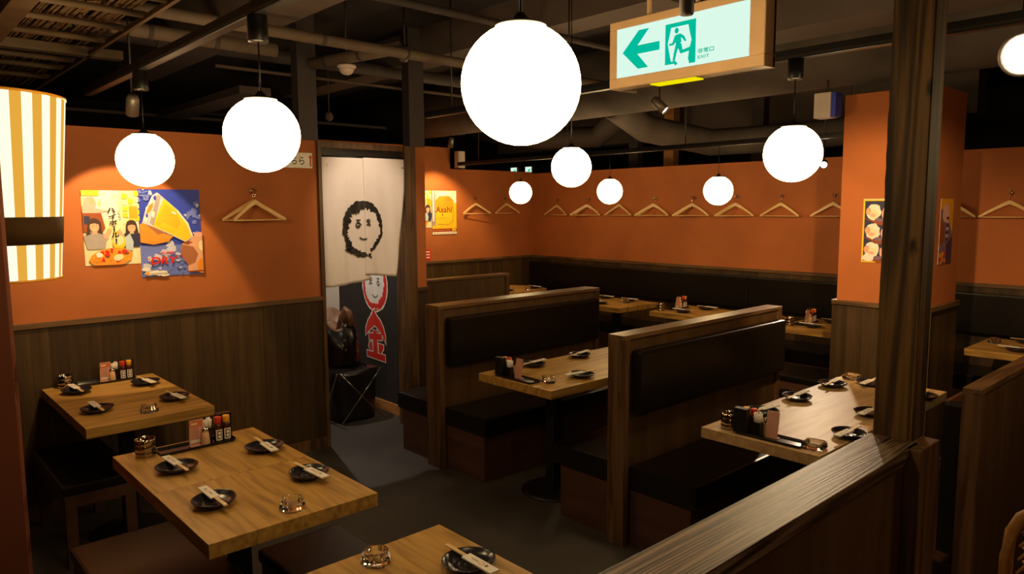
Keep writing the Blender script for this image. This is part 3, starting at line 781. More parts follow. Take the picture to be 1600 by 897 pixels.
def highball(W, H):
    a = Clip(0, 0, W, H); rg = random.Random(8)
    a.rect(0, 0, W, H, 'ink_cream'); a.rect(W*.12, H*.60, W*.62, H, 'ink_white')
    for i in range(26): a.oval(rg.uniform(.2, .98)*W, rg.uniform(.3, .98)*H, rg.uniform(.015, .05)*W, rg.uniform(.012, .035)*H, rg.choice(['ink_cream', 'ink_white', 'ink_yellow']), 10)
    for i in range(5):
        for j in range(3): a.rect(W*(.70+.105*j), H*(.55+.085*i+.02*j), W*(.79+.105*j), H*(.615+.085*i+.02*j), rg.choice(['ink_yellow', 'ink_yellow', 'ink_cream']))
    for i in range(7): a.rect(W*rg.uniform(.68, .95), H*rg.uniform(.6, .95), W*rg.uniform(.7, .98), H*rg.uniform(.6, .93)+.001, 'ink_gold') if i < 1 else a
    a.rect(0, H*.93, W*.30, H, 'ink_yellow')
    a.oval(W*.14, H*.82, W*.11, H*.10, 'ink_pink', 14, .12); a.oval(W*.17, H*.86, W*.05, H*.05, 'ink_skin', 12, .1); a.poly([(0, H*.70), (0, H*.80), (W*.3, H*.75), (W*.45, H*.73), (W*.3, H*.70)], 'ink_pink')
    a.poly([(0, H*.45), (0, H*.70), (W*.32, H*.70), (W*.38, H*.5), (W*.3, H*.4)], 'ink_brown'); a.rect(W*.02, H*.55, W*.12, H*.66, 'ink_navy')
    woman(a, W*.19, H*.52, .70*W, 'ink_grey'); woman(a, W*.84, H*.50, .62*W, 'ink_navy', -1)
    a.poly([(W*.72, H*.20), (W*.70, H*.36), (W*.80, H*.42), (W*.86, H*.30), (W*.84, H*.18)], 'ink_pale_blue')
    a.oval(W*.60, H*.30, W*.12, H*.10, 'ink_yellow', 16); a.oval(W*.60, H*.33, W*.09, H*.07, 'ink_cream', 16)
    a.oval(W*.45, H*.10, W*.38, H*.125, 'ink_orange', 26, .04, .1); a.oval(W*.45, H*.125, W*.33, H*.09, 'ink_gold', 24, .1, .1)
    for i in range(26):
        a.oval(W*rg.uniform(.14, .76), H*rg.uniform(.04, .19), W*.05, H*.022, rg.choice(['ink_orange', 'ink_brown', 'ink_gold', 'ink_orange', 'ink_red']), 9, .3, rg.uniform(0, 3))
    a.oval(W*.57, H*.10, W*.09, H*.045, 'ink_cream', 14, .1, .3)
    a.oval(W*.24, H*.14, W*.06, H*.035, 'ink_white', 12, .15)
    for i, ch in enumerate('ハイボール！'):
        rot = -PI/2 if ch == 'ー' else 0
        hh = H*(.013 if ch == 'ー' else .062); ww = W*(.13 if ch != '！' else .025)
        y = H*(.735-.083*i); x = W*(.49+.012*i)
        if ch == 'ー': a.text(ch, x, y, H*.010, 'ink_black', w=W*.105, rot=-PI/2, bold=.0015)
        else: a.text(ch, x, y, H*.060, 'ink_black', w=ww, bold=.0016)
    for i in range(3): a.oval(W*(.62+.01*i), H*(.72-.045*i), W*.018, H*.012, 'ink_grey', 8, .3)
    return a
W, H = .304, .430
sheet('highball_poster', 'poster with two laughing women, fried food and vertical katakana on the left wall', 1.008, 1.312, 1.417, 1.853, -4.770, highball(W, .436))
# blue beer poster
W, H = .362, .532; a = Clip(0, 0, W, H); rg = random.Random(2)
a.rect(0, 0, W, H, 'ink_blue')
def cloud(cx, cy, s, n=16):
    for i in range(n): a.oval(W*cx+rg.gauss(0, s*.35)*W, H*cy+rg.gauss(0, s*.28)*H, W*s*rg.uniform(.06, .26), H*s*rg.uniform(.04, .15), rg.choice(['ink_cloud', 'ink_blue_light', 'ink_blue_light', 'ink_blue_light']), 12, .28, rg.uniform(-.4, .4))
a.rect(0, 0, W, H*.36, 'ink_blue_light')
cloud(.45, .27, .30, 22); cloud(.2, .06, .35, 24); cloud(.9, .72, .2); cloud(.88, .45, .16); cloud(.08, .93, .2); cloud(.65, .16, .2)
for i in range(9): a.oval(W*rg.uniform(.05, .4), H*rg.uniform(.02, .1), W*.08, H*.02, 'ink_white', 12, .3)
# hand and arm behind the glass
a.poly([(0, H*.40), (0, H*.60), (W*.10, H*.66), (W*.30, H*.52), (W*.52, H*.46), (W*.44, H*.40), (W*.2, H*.37)], 'ink_orange')
a.poly([(W*.10, H*.60), (W*.22, H*.64), (W*.40, H*.50), (W*.28, H*.48)], 'ink_skin_dark')
# tilted glass
gl = [(W*.04, H*.62), (W*.10, H*.76), (W*.22, H*.93), (W*.30, H*.965), (W*.36, H*.93), (W*.62, H*.76), (W*.78, H*.60), (W*.84, H*.44), (W*.72, H*.385), (W*.50, H*.47), (W*.22, H*.57)]
a.poly(gl, 'ink_cloud')
a.poly([(W*.20, H*.585), (W*.40, H*.895), (W*.62, H*.75), (W*.77, H*.60), (W*.825, H*.45), (W*.72, H*.395), (W*.50, H*.48)], 'ink_yellow')
a.poly([(W*.16, H*.62), (W*.30, H*.94), (W*.36, H*.925), (W*.22, H*.58)], 'ink_grey')
a.poly([(W*.24, H*.60), (W*.42, H*.84), (W*.60, H*.72), (W*.66, H*.60), (W*.52, H*.50)], 'ink_beer')
a.poly([(W*.30, H*.58), (W*.36, H*.62), (W*.62, H*.54), (W*.58, H*.50)], 'ink_yellow')
for (x, y, r_) in ((.10, .66, .03), (.14, .76, .035), (.20, .83, .03), (.12, .70, .02), (.26, .9, .025), (.22, .72, .03)): a.oval(W*x, H*y, W*r_, H*r_*1.2, 'ink_white' if r_ > .028 else 'ink_blue', 10, .25)
a.oval(W*.17, H*.78, W*.03, H*.07, 'ink_orange', 12, .2, -.5)
a.poly([(W*.62, H*.76), (W*.78, H*.61), (W*.85, H*.45), (W*.82, H*.45), (W*.75, H*.60), (W*.60, H*.745)], 'ink_white')
a.oval(W*.55, H*.73, W*.045, H*.012, 'ink_white', 10, 0, -.6)
# drinker's face, lower right
a.poly([(W*1.0, H*.50), (W*.90, H*.49), (W*.82, H*.43), (W*.78, H*.40), (W*.66, H*.37), (W*.63, H*.30), (W*.66, H*.20), (W*.74, H*.12), (W*.74, H*.04), (W*1.0, H*.03)], 'ink_skin')
a.poly([(W*.66, H*.36), (W*.63, H*.29), (W*.66, H*.20), (W*.75, H*.11), (W*.86, H*.14), (W*.92, H*.24), (W*.84, H*.33)], 'ink_skin_dark')
a.poly([(W*.66, H*.375), (W*.74, H*.40), (W*.84, H*.385), (W*.76, H*.355)], 'ink_brown')
a.poly([(W*.84, H*.50), (W*1.0, H*.50), (W*1.0, H*.46), (W*.9, H*.44)], 'ink_pink'); a.oval(W*.98, H*.34, W*.05, H*.06, 'ink_cream', 12, .1); a.oval(W*.97, H*.10, W*.08, H*.09, 'ink_orange', 14, .1)
a.poly([(W*.72, H*.045), (W*1, H*.05), (W*1, H*.03), (W*.74, H*.03)], 'ink_brown')
a.text('SUPER', W*.42, H*.27, H*.026, 'ink_red', w=W*.22, slant=.25, bold=.0008)
a.text('DRY', W*.355, H*.185, H*.078, 'ink_red', w=W*.40, slant=.25, bold=.0022)
for q in (.075, .105, .60, .63): a.poly([(W*q, H*(.215+.02*(q > .3))), (W*(q+.022), H*(.215+.02*(q > .3))), (W*(q+.012), H*(.19+.02*(q > .3)))], 'ink_red')
a.text('Asahi', W*.09, H*.955, H*.020, 'ink_blue', w=W*.11, bold=.0006)
a.oval(W*.08, H*.04, W*.03, H*.02, 'ink_gold', 14)
a.rect(W*.13, H*.035, W*.40, H*.043, 'ink_grey')
sheet('beer_poster', 'blue sky poster with a tilted beer glass and red DRY lettering', 1.306, 1.668, 1.331, 1.863, -4.7685, a)
# gold beer poster, back-left wall
W, H = .365, .522; a = Clip(0, 0, W, H)
a.rect(0, 0, W, H, 'ink_cream'); a.rect(0, 0, W, H*.80, 'ink_yellow'); a.rect(0, H*.2, W*.14, H, 'ink_grey'); a.rect(W*.02, H*.3, W*.08, H, 'ink_white')
a.poly([(W*.14, H*.12), (W*.14, H*.78), (W*.24, H*.92), (W*.80, H*.92), (W*.88, H*.78), (W*.88, H*.28), (W*.74, H*.12)], 'ink_gold')
a.poly([(W*.14, H*.12), (W*.14, H*.58), (W*.86, H*.58), (W*.86, H*.28), (W*.72, H*.12)], 'ink_yellow')
a.poly([(W*.14, H*.78), (W*.26, H*.97), (W*.76, H*.97), (W*.88, H*.78), (W*.7, H*.88), (W*.3, H*.88)], 'ink_white')
a.oval(W*.66, H*.80, W*.16, H*.05, 'ink_orange', 14, .2); a.rect(W*.88, H*.72, W, H, 'ink_white')
for p, q in (((.20, .235), (.66, .215)), ((.66, .215), (.84, .30)), ((.84, .30), (.86, .62))):
    dx, dy = (q[0]-p[0])*W, (q[1]-p[1])*H; l_ = math.hypot(dx, dy); nx, ny = -dy/l_*.0022, dx/l_*.0022
    a.poly([(p[0]*W+nx, p[1]*H+ny), (q[0]*W+nx, q[1]*H+ny), (q[0]*W-nx, q[1]*H-ny), (p[0]*W-nx, p[1]*H-ny)], 'ink_brown')
a.text('Asahi', W*.47, H*.565, H*.125, 'ink_brown', w=W*.66, slant=.05, bold=.0028)
a.oval(W*.42, H*.45, W*.03, H*.022, 'ink_brown', 10, .2); a.rect(W*.28, H*.375, W*.60, H*.381, 'ink_gold'); a.rect(W*.34, H*.355, W*.54, H*.36, 'ink_gold')
a.rect(0, H*.06, W, H*.13, 'ink_darkred')
for i in range(9): a.rect(W*(.03+.08*i), H*.085, W*(.085+.08*i), H*.108, 'ink_orange')
a.rect(W*.80, H*.075, W*.97, H*.12, 'ink_yellow'); a.rect(0, 0, W, H*.058, 'ink_white')
for i in range(8): a.rect(W*(.05+.11*i), H*.02, W*(.12+.11*i), H*.035, 'ink_gold')
sheet('gold_beer_poster', 'yellow beer mug poster lettered Asahi on the back-left wall', 5.17, 5.535, 1.425, 1.947, -7.078, a)
sheet('half_hidden_poster', 'yellow poster with a woman, half hidden behind the doorway wall', 4.80, 5.16, 1.51, 1.945, -7.0785, highball(.36, .435))
a = Clip(0, 0, .25, .125); a.rect(0, 0, .25, .125, 'ink_red')
for i in range(3): a.rect(.012, .022+.034*i, .235, .036+.034*i, 'ink_white')
sheet('red_notice', 'small red notice with white lines low on the back-left wall', 4.89, 5.135, 1.125, 1.245, -7.078, a, grp='notices', cat='notice')
# column poster
W, H = .27, .405; a = Clip(0, 0, W, H); rg = random.Random(6)
a.rect(0, 0, W, H, 'ink_yellow'); a.rect(.010, .010, W-.010, H-.010, 'ink_navy')
for j in range(3):
    y = H*(.80-.30*j)
    a.poly([(W*.03, y-.04), (W*.45, y-.065), (W, y-.03), (W, y-.045), (W*.4, y-.085)], 'ink_brown')
    a.oval(W*.24, y+.0, W*.17, H*.125, 'ink_white', 16, .10); a.oval(W*.24, y-.014, W*.11, H*.075, 'ink_cream', 14, .08); a.oval(W*.12, y+.005, W*.06, H*.06, 'ink_skin', 12, .12); a.oval(W*.22, y-.02, W*.07, H*.03, 'ink_pink', 10, .1)
    a.oval(W*.56, y-.012, W*.14, H*.11, 'ink_pink' if j else 'ink_skin', 14, .08); a.oval(W*.56, y-.012, W*.09, H*.075, 'ink_skin', 14); a.oval(W*.56, y-.03, W*.04, H*.012, 'ink_white', 8)
    for q in (-.03, .03): a.oval(W*(.56+q), y, W*.010, H*.008, 'ink_hair', 8)
    a.oval(W*.84, y+.01, W*.13, H*.10, 'ink_skin', 14, .12); a.oval(W*.40, y-.05, W*.12, H*.03, 'ink_purple', 12, .2)
a.oval(W*.16, H*.08, W*.14, H*.06, 'ink_white', 14, .15)
sheet('toast_poster', 'yellow-bordered poster of people raising mugs on the orange column', -1.972, -1.702, 1.375, 1.783, 4.884, a, axis='x')
# side poster on the column
W, H = .235, .41; a = Clip(0, 0, W, H); rg = random.Random(9)
a.rect(0, 0, W, H, 'ink_purple'); a.poly([(0, H), (W, H), (W, H*.45), (W*.5, H*.8), (0, H*.85)], 'ink_gold'); a.oval(W*.45, H*.78, W*.28, H*.14, 'ink_pink', 16, .1)
a.poly([(0, H*.3), (0, H*.75), (W*.35, H*.6), (W*.4, H*.35)], 'ink_brown'); a.poly([(W*.6, 0), (W*.55, H*.3), (W, H*.42), (W, 0)], 'ink_navy')
for i in range(8): a.rect(W*.48, H*(.36+.055*i), W*.66, H*(.395+.055*i), 'ink_cloud' if i % 2 else 'ink_hair')
for i in range(14): a.oval(W*rg.uniform(.08, .55), H*rg.uniform(.03, .18), W*.09, H*.03, rg.choice(['ink_orange', 'ink_red', 'ink_gold']), 9, .3, rg.uniform(0, 3))
sheet('food_poster', 'tall food poster in shade on the side of the orange column', 5.01, 5.245, 1.37, 1.78, -1.559, a)
# arrow sign
W, H = .30, .105; a = Clip(0, 0, W, H)
a.text('はこちら', W*.40, H*.48, H*.50, 'ink_black', w=W*.70, bold=.0008)
a.rect(W*.885, H*.10, W*.925, H*.70, 'ink_red'); a.poly([(W*.855, H*.66), (W*.905, H*.92), (W*.955, H*.66)], 'ink_red')
sheet('direction_sign', 'small white sign with kana and a red up arrow beside the doorway', 2.17, 2.455, 2.022, 2.127, -4.770, a, grp='notices', cat='sign')

# ================================================================== NOREN
def nz(y, z):
    k = (2.11-z)/.95
    sw = .010*math.sin(y*26+1.0+k*1.5)*k+.006*math.sin(y*55+z*4)*k+.010*math.exp(-((y-2.86+.02*k)/.03)**2)*min(1, k*2)
    return -4.765+sw
nor = thing('door_curtain', 'white split door curtain with a brushed black ring face hanging in the doorway', 'curtain', (-4.77, 2.87, 2.11))
NP = nor.location
def edge(k, side):   # bottom narrows
    return 2.503 if side == 0 else 3.235-.125*max(0, k)**1.3
def cloth(y0f, y1f, zb, name, off=0):
    g = G(); NY, NZ2 = 22, 40; grid = []
    for j in range(NZ2+1):
        row = []
        for i in range(NY+1):
            u = i/NY; k = j/NZ2
            zt = 2.113-.0*u; z = zt+(zb(u)-zt)*k; kk = (2.11-z)/.95
            y = y0f(kk)+(y1f(kk)-y0f(kk))*u
            row.append(g.bm.verts.new((nz(y, z)+off-NP.x, y-NP.y, z-NP.z)))
        grid.append(row)
    for j in range(NZ2):
        for i in range(NY):
            f = g.bm.faces.new((grid[j][i], grid[j][i+1], grid[j+1][i+1], grid[j+1][i])); f.smooth = True
    o = g.obj(name, 'cloth_white', nor)
    so = o.modifiers.new('thickness', 'SOLIDIFY'); so.thickness = .0015
    return o
cloth(lambda k: 2.503, lambda k: 2.862+.03*k, lambda u: 1.172+.035*u*u, 'left_panel')
cloth(lambda k: 2.859-.012*k, lambda k: edge(k, 1), lambda u: 1.245-.03*u, 'right_panel', .003)
G().tube([(0, 2.50-NP.y, 0), (0, 3.24-NP.y, .006)], .007, 8).obj('rod', 'black_metal', nor)
a = Art()
a.ring(2.842, 1.600, .172, .198, lambda q: .15+.17*max(0, math.cos(q-2.5))+.10*max(0, math.cos(q-1.3))**2+.03*math.sin(7*q), 'ink_black', -1.25, 2*PI-1.75, 90, .07)
for (y, z, r1, r2) in ((2.79, 1.408, .06, .022), (2.83, 1.400, .035, .02), (2.74, 1.435, .05, .024), (2.885, 1.392, .012, .016), (2.715, 1.47, .02, .03), (2.895, 1.375, .007, .012), (2.68, 1.58, .012, .03)): a.oval(y, z, r1, r2, 'ink_black', 14, .25, -.35)
a.text('る', 2.805, 1.628, .062, 'ink_black', w=.045, mirror=True, bold=.0020); a.text('ま', 2.882, 1.636, .054, 'ink_black', w=.038, mirror=True, bold=.0020)
a.ring(2.842, 1.552, .042, .045, lambda q: .22, 'ink_black', -PI*.80, -PI*.30, 14, .02)
a.text('C', 2.565, 2.048, .018, 'ink_red'); a.oval(3.20, 2.048, .006, .007, 'ink_black', 10)
a.build('printed_emblem', lambda y, z, l: (nz(y, z)+.0062+l*.0002-NP.x, y-NP.y, z-NP.z), nor)

# red and white emblem + kanji on the black corridor wall (viewer looks +y, u runs +x)
dec = thing('wall_lettering', 'red kanji and smiling ring emblem outlined white on the black corridor wall', 'lettering', (-5.45, 3.339, .4))
def brushring(a, cx, cy, rx, ry, wfun, m, jag): a.ring(cx, cy, rx, ry, wfun, m, 0, 2*PI, 80, jag)
a = Art()
cx, cy = -5.425, 1.08
a.oval(cx, cy, .205, .235, 'ink_white', 40, .02)
a.ring(cx, cy, .192, .222, lambda q: .17+.14*max(0, math.cos(q-5.4)), 'ink_red', 0, 2*PI, 90, .05)
a.text('ま', cx-.065, cy+.035, .07, 'ink_black', w=.05, bold=.002); a.text('る', cx+.055, cy+.03, .07, 'ink_black', w=.05, bold=.002)
a.ring(cx, cy-.06, .055, .05, lambda q: .2, 'ink_black', -PI*.85, -PI*.15, 16)
a.poly([(cx-.03, cy-.20), (cx+.06, cy-.20), (cx+.0, cy-.245), (cx-.055, cy-.285), (cx-.085, cy-.26)], 'ink_white'); a.poly([(cx-.02, cy-.205), (cx+.045, cy-.205), (cx-.01, cy-.24), (cx-.05, cy-.265), (cx-.068, cy-.255)], 'ink_red')
kx, ky = -5.432, .655     # kanji centre
K = [
 [(-.018, .215), (.030, .160), (.085, .125), (.130, .070), (.160, .0), (.168, -.075), (.120, -.005), (.060, .040), (-.005, .075), (-.085, .030), (-.160, -.030), (-.150, .040), (-.110, .110), (-.050, .165)],
 [(-.105, -.005), (.105, .012), (.105, -.045), (-.105, -.062)],
 [(-.034, .03), (.028, .03), (.036, -.20), (-.040, -.20)],
 [(-.145, -.165), (.150, -.170), (.155, -.228), (-.140, -.215)],
 [(-.100, -.085), (-.055, -.075), (-.045, -.150), (-.085, -.160), (-.110, -.120)],
 [(.050, -.080), (.130, -.085), (.125, -.120), (.085, -.165), (.052, -.160)],
]
def grow(p, e):
    mx = sum(q[0] for q in p)/len(p); my = sum(q[1] for q in p)/len(p); n_ = len(p); out = []
    ar = sum(p[i-1][0]*p[i][1]-p[i][0]*p[i-1][1] for i in range(n_)); sg = 1 if ar > 0 else -1
    for i in range(n_):
        ax, ay = p[i][0]-p[i-1][0], p[i][1]-p[i-1][1]; bx, by = p[(i+1) % n_][0]-p[i][0], p[(i+1) % n_][1]-p[i][1]
        la, lb = math.hypot(ax, ay), math.hypot(bx, by)
        nx, ny = (ay/la+by/lb)*sg, (-ax/la-bx/lb)*sg; l_ = max(.5, math.hypot(nx, ny))
        out.append((p[i][0]+nx/l_*e, p[i][1]+ny/l_*e))
    return out
for i, p in enumerate(K): a.add([(kx+x, ky+y) for x, y in grow(p, .012)], [tuple(range(len(p)))], 'ink_white', 50+i*1.5)
for i, p in enumerate(K): a.add([(kx+x, ky+y) for x, y in p], [tuple(range(len(p)))], 'ink_red', 62+i*1.5)
a.add([(kx-.028, ky+.035), (kx+.022, ky+.035), (kx-.003, ky+.060)], [(0, 1, 2)], 'ink_black', 74)
a.build('painted_letters', lambda x, y, l: (x+5.45, -.0004-min(l, 76)*.00005, y-.4), dec)

# banner strip on the bright corridor end wall
bn = thing('banner', 'white banner with red strokes glimpsed left of the door curtain', 'banner', (-6.63, 2.9, .3))
G().box(-.004, .004, -.36, .36, 0, 1.75).obj('cloth', 'cloth_white', bn)
a = Art()
for i in range(6): a.oval(.22-.03*i, .25+.27*i, .07, .10, 'ink_red', 12, .3)
a.rect(.31, 0, .345, 1.75, 'ink_red')
a.build('print', lambda y, z, l: (.0045+l*.0002, y, z), bn)

# ================================================================== BAG ON FOLDING STAND
st = thing('folding_stand', 'black draped basket on chrome crossed legs in the corridor', 'stand', (-5.42, 3.02, 0))
t = bmesh.new(); rng = random.Random(12); rows = []
for j in range(11):
    z = .42*j/10; row = []
    for i in range(28):
        a_ = 2*PI*i/28; c_, s_ = math.cos(a_), math.sin(a_); k = 1/((abs(c_)**6+abs(s_)**6)**(1/6))
        q = 1+.025*math.sin(5*a_+3*z)+rng.uniform(-.012, .012)-.10*(1-z/.42)
        row.append(t.verts.new((.27*k*c_*q, .20*k*s_*q, z+.012*math.sin(3*a_) if j == 10 else z+.0005)))
    rows.append(row)
for p, q in zip(rows[:-1], rows[1:]):
    for i in range(28): f = t.faces.new((p[i], p[(i+1) % 28], q[(i+1) % 28], q[i])); f.smooth = True
t.faces.new(list(reversed(rows[0]))); t.faces.new(rows[-1])
G().merge(t).obj('basket', 'bag_leather', st)
for y in (-.215,):
    G().tube([(.02, y, .012), (.285, y-.012, .43)], .0045, 8).obj('leg', 'chrome', st)
    G().tube([(.285, y-.006, .03), (.02, y, .40)], .0035, 8).obj('leg', 'black_metal', st)
G().tube([(.29, -.20, .012), (.29, .18, .43)], .0045, 8).obj('leg', 'chrome', st)
G().tube([(.29, .18, .012), (.29, -.20, .43)], .0035, 8).obj('leg', 'chrome', st)
G().tube([(-.28, -.215, .012), (-.24, -.215, .43)], .008, 8).obj('leg', 'chrome', st)
G().tube([(-.31, -.20, .012), (-.27, -.20, .43)], .008, 8).obj('leg', 'chrome', st)
bg = thing('leather_bag', 'slumped glossy black leather bag with open brown-lined top on the corridor stand', 'bag', (-5.50, 3.0, .437))
t = bmesh.new(); rows = []
for j in range(15):
    k = j/14; z = .42*k; row = []
    for i in range(32):
        a_ = 2*PI*i/32; c_, s_ = math.cos(a_), math.sin(a_); kk = 1/((abs(c_)**3+abs(s_)**3)**(1/3))
        q = 1+.05*math.sin(4*a_+6*k)+.035*math.sin(9*a_-5*k)+rng.uniform(-.02, .02)
        rx = .20+.05*math.sin(k*2.6)-.06*k; ry = .15+.03*math.sin(k*2.8)-.04*k
        zz = z*(1-.28*max(0, c_)*k)+.03*k*math.sin(3*a_)
        row.append(t.verts.new((rx*kk*c_*q-.06*k, ry*kk*s_*q, zz)))
    rows.append(row)
for p, q in zip(rows[:-1], rows[1:]):
    for i in range(32): f = t.faces.new((p[i], p[(i+1) % 32], q[(i+1) % 32], q[i])); f.smooth = True
t.faces.new(list(reversed(rows[0])))
rim = [v.co.copy() for v in rows[-1]]; G().merge(t).obj('body', 'bag_leather', bg)
t = bmesh.new(); cen = sum(rim, Vector())/len(rim); r0 = [t.verts.new(cen+(v-cen)*1.0) for v in rim]; r1 = [t.verts.new(cen+(v-cen)*.93+Vector((0, 0, .008))) for v in rim]; r2 = [t.verts.new(cen+(v-cen)*.7-Vector((0, 0, .09))) for v in rim]
for p, q in ((r0, r1), (r1, r2)):
    for i in range(32): f = t.faces.new((p[i], p[(i+1) % 32], q[(i+1) % 32], q[i])); f.smooth = True
t.faces.new(r2); G().merge(t).obj('lining', 'bag_lining', bg)
g = G(); t = bmesh.new()
pts = [(.02, .04, .28), (.05, .05, .40), (.075, .05, .47), (.10, .06, .44), (.12, .07, .32)]
g.tube(pts, [.05, .045, .022, .03, .04], 8); g.obj('flap', 'bag_lining', bg)
g = G(); g.tube([(.10, .0, .38), (.16, -.02, .33), (.21, -.03, .22), (.26, -.04, .13)], .009, 6); g.obj('strap', 'bag_leather', bg)
for q in ((.15, -.035, .335), (.17, -.04, .31), (.205, -.045, .22), (.24, -.05, .15)):
    G().lathe([(.010, -.003), (.014, -.003), (.014, .003), (.010, .003)], 12, q, mat=Matrix.Rotation(PI/2, 4, 'X'), closed=True).obj('ring', 'chrome', bg)
g = G(); g.tube([(.08, -.20, .12), (.12, -.21, .15), (.17, -.20, .14)], .012, 6); g.obj('handle', 'bag_leather', bg)

# ================================================================== RATTAN CHAIR + BAG (right edge)
ra = thing('rattan_chair', 'woven rattan chair back at the bottom right corner', 'chair', (-.285, 2.28, 0), None, .2)
g = G(); g.tube([(-.20, 0, .0), (-.205, 0, .5), (-.207, 0, .80), (-.200, 0, .87), (-.18, 0, .915), (-.145, 0, .945), (-.09, 0, .963), (0, 0, .97), (.09, 0, .963), (.145, 0, .945), (.18, 0, .915), (.200, 0, .87), (.207, 0, .80), (.205, 0, .5), (.20, 0, 0)], .016, 10); g.obj('back_frame', 'rattan', ra)
g = G()
for s in (-1, 1):
    for i in range(-22, 23):
        pts = []
        for k in range(15):
            z = .42+.53*k/14; x = i*.027+s*(z-.68)*.75
            lim = .195 if z < .87 else .195-(z-.87)*.9
            if abs(x) < lim: pts.append((x, .004*s*(1 if (k+i) % 2 else -1), z))
        if len(pts) > 1: g.tube(pts, .0042, 5)
g.obj('woven_back', 'rattan', ra, kind='stuff')
G().box(-.2, .2, .01, .42, .40, .44, .012).obj('seat', 'rattan', ra)
for x in (-.19, .19): G().tube([(x, .40, 0), (x, .40, .40)], .016, 10).obj('leg', 'rattan', ra)
bb = thing('dark_bag', 'dark bag with red and white patches hanging beside the rattan chair', 'bag', (-.36, 2.62, .62))
G().box(-.13, .13, -.07, .07, 0, .30, .03).obj('body', 'bag_leather', bb)
a = Art(); a.oval(0, .20, .05, .05, 'ink_red', 12, .2); a.rect(-.10, .10, .02, .125, 'label_white'); a.rect(-.04, .03, .02, .06, 'ink_darkred')
a.build('patches', lambda x, y, l: (x, -.0705-l*.0003, y), bb)
G().tube([(-.09, 0, .29), (-.07, 0, .42), (.07, 0, .42), (.09, 0, .29)], .008, 8).obj('handle', 'bag_leather', bb)

# ================================================================== GLOBE PENDANTS
def pendant(x, y, z, label, zr=2.37, box=True, cord=True):
    r = .121; t = thing('globe_pendant', label, 'lamp', (x, y, z), 'white globe pendants')
    prof = []
    n = 22
    for i in range(n+1):
        a_ = -PI/2+PI*i/n
        if math.sin(a_) > .93: break
        prof.append((r*math.cos(a_), r*math.sin(a_)))
    prof[0] = (0, -r); prof.append((r*math.cos(math.asin(.93)), r*.93))
    g = G().lathe(prof, 40); g.obj('globe', 'globe_glow', t)
    G().lathe([(.052, .113), (.052, .117), (.02, .124), (.008, .140), (.0, .140)], 24).obj('cap', 'black_metal', t)
    G().tube([(0, 0, .138), (0, 0, zr-.085-z if box else zr-z)], .0028, 6).obj('cord', 'black_metal', t)
    if box: G().lathe([(0, zr-.095-z), (.030, zr-.095-z), (.032, zr-.09-z), (.032, zr-.012-z), (0, zr-.012-z)], 20).obj('canopy', 'black_plastic', t)
    return t
pendant(-3.60, 1.03, 1.965, 'globe lamp above the posters, left of the larger-looking globe')
pendant(-2.34, 1.03, 1.981, 'globe lamp over the seamed table, between the poster wall globe and the biggest')
pendant(-1.10, 1.03, 1.987, 'largest-looking glowing globe at the top centre of the picture')
pendant(-1.53, 3.03, 1.964, 'globe lamp right of centre in front of the orange column')
pendant(-3.05, 3.27, 1.982, 'globe lamp over the long table, just below right of the biggest globe', 3.12)
pendant(-5.80, 5.42, 1.901, 'smallest globe lamp near the room corner', 2.238, False)
pendant(-4.57, 5.44, 1.890, 'globe lamp hanging before the third hanger on the far wall', 2.238, False)
pendant(-3.39, 5.44, 1.872, 'globe lamp hanging before the sixth hanger on the far wall', 2.238, False)

pendant(.95, -.35, 1.98, 'added unseen globe lamp behind the camera filling the right side of the room')  # added fill lamp, out of view, for the pillar front and right partition
pendant(0.0, 3.03, 1.98, 'added unseen globe lamp right of the pillar brightening its side')  # unseen globe put in to light the pillar's right face
# ================================================================== TRACKS, SPOTS, CEILING SERVICES
def track(x0, x1, y, z, label, grp='lighting tracks', hang_=True):
    t = thing('lighting_track', label, 'track', ((x0+x1)/2, y, z), grp)
    h = (x1-x0)/2
    G().box(-h, h, -.02, .02, -.012, .03, .002, 1).obj('rail', 'black_metal', t)
    G().box(-h, h, -.021, -.017, -.004, .004).obj('contact_strip', 'rail_metal', t)
    if hang_:
        for k in range(4):
            q = -h*.85+k*h*.56
            if y < 1.1 and q+(x0+x1)/2 < -2.85: continue
            G().tube([(q, 0, .03), (q, 0, 3.12-z)], .005, 6).obj('rod', 'rail_metal', t)
    return t
track(-4.55, -.3, 1.03, 2.37, 'black lighting track above the poster wall and seamed table')
track(-4.2, -.4, 3.035, 2.37, 'black lighting track above the central booths')
track(-6.9, -1.9, 5.44, 2.25, 'thin dark rail in front of the far wall carrying small globes')
def spotlight(loc, target, label, power, size, blend, col, length=.11, r=.032, glow='small_lens_glow', top=None, light=True, radius=.02):
    t = thing('track_spotlight', label, 'spotlight', loc, 'cylinder spotlights')
    d = (Vector(target)-Vector(loc)).normalized(); R_ = d.to_track_quat('Z', 'Y').to_matrix().to_4x4()
    G().lathe([(0, -length), (r*.75, -length), (r, -length*.8), (r, 0), (r*.88, 0), (r*.84, -.012), (0, -.012)], 20, mat=R_).obj('housing', 'spot_body', t)
    G().lathe([(0, -.0095), (r*.8, -.0095), (r*.8, -.011), (0, -.011)], 20, mat=R_).obj('lens', glow, t)
    q = Vector(d)*(-length*.5)
    G().tube([(q.x, q.y, q.z+r*.6), (q.x, q.y, (top or 2.37)-loc[2])], .006, 6).obj('arm', 'black_metal', t)
    if light: spot_light('lamp_light', Vector(loc)+d*.012, target, power, size, blend, col, radius, t)
    return t
spotlight((-4.2, 1.15, 2.235), (-4.77, 1.22, 1.42), 'small cylinder spotlight above the leftmost globe lighting the posters', 52, 66, .15, WARM, top=3.12)
spotlight((-6.6, 5.09, 2.42), (-6.98, 5.25, 1.5), 'dark spotlight beside the raised back-left wall section', 75, 85, .6, WARM, glow='small_lens_glow', top=2.55)
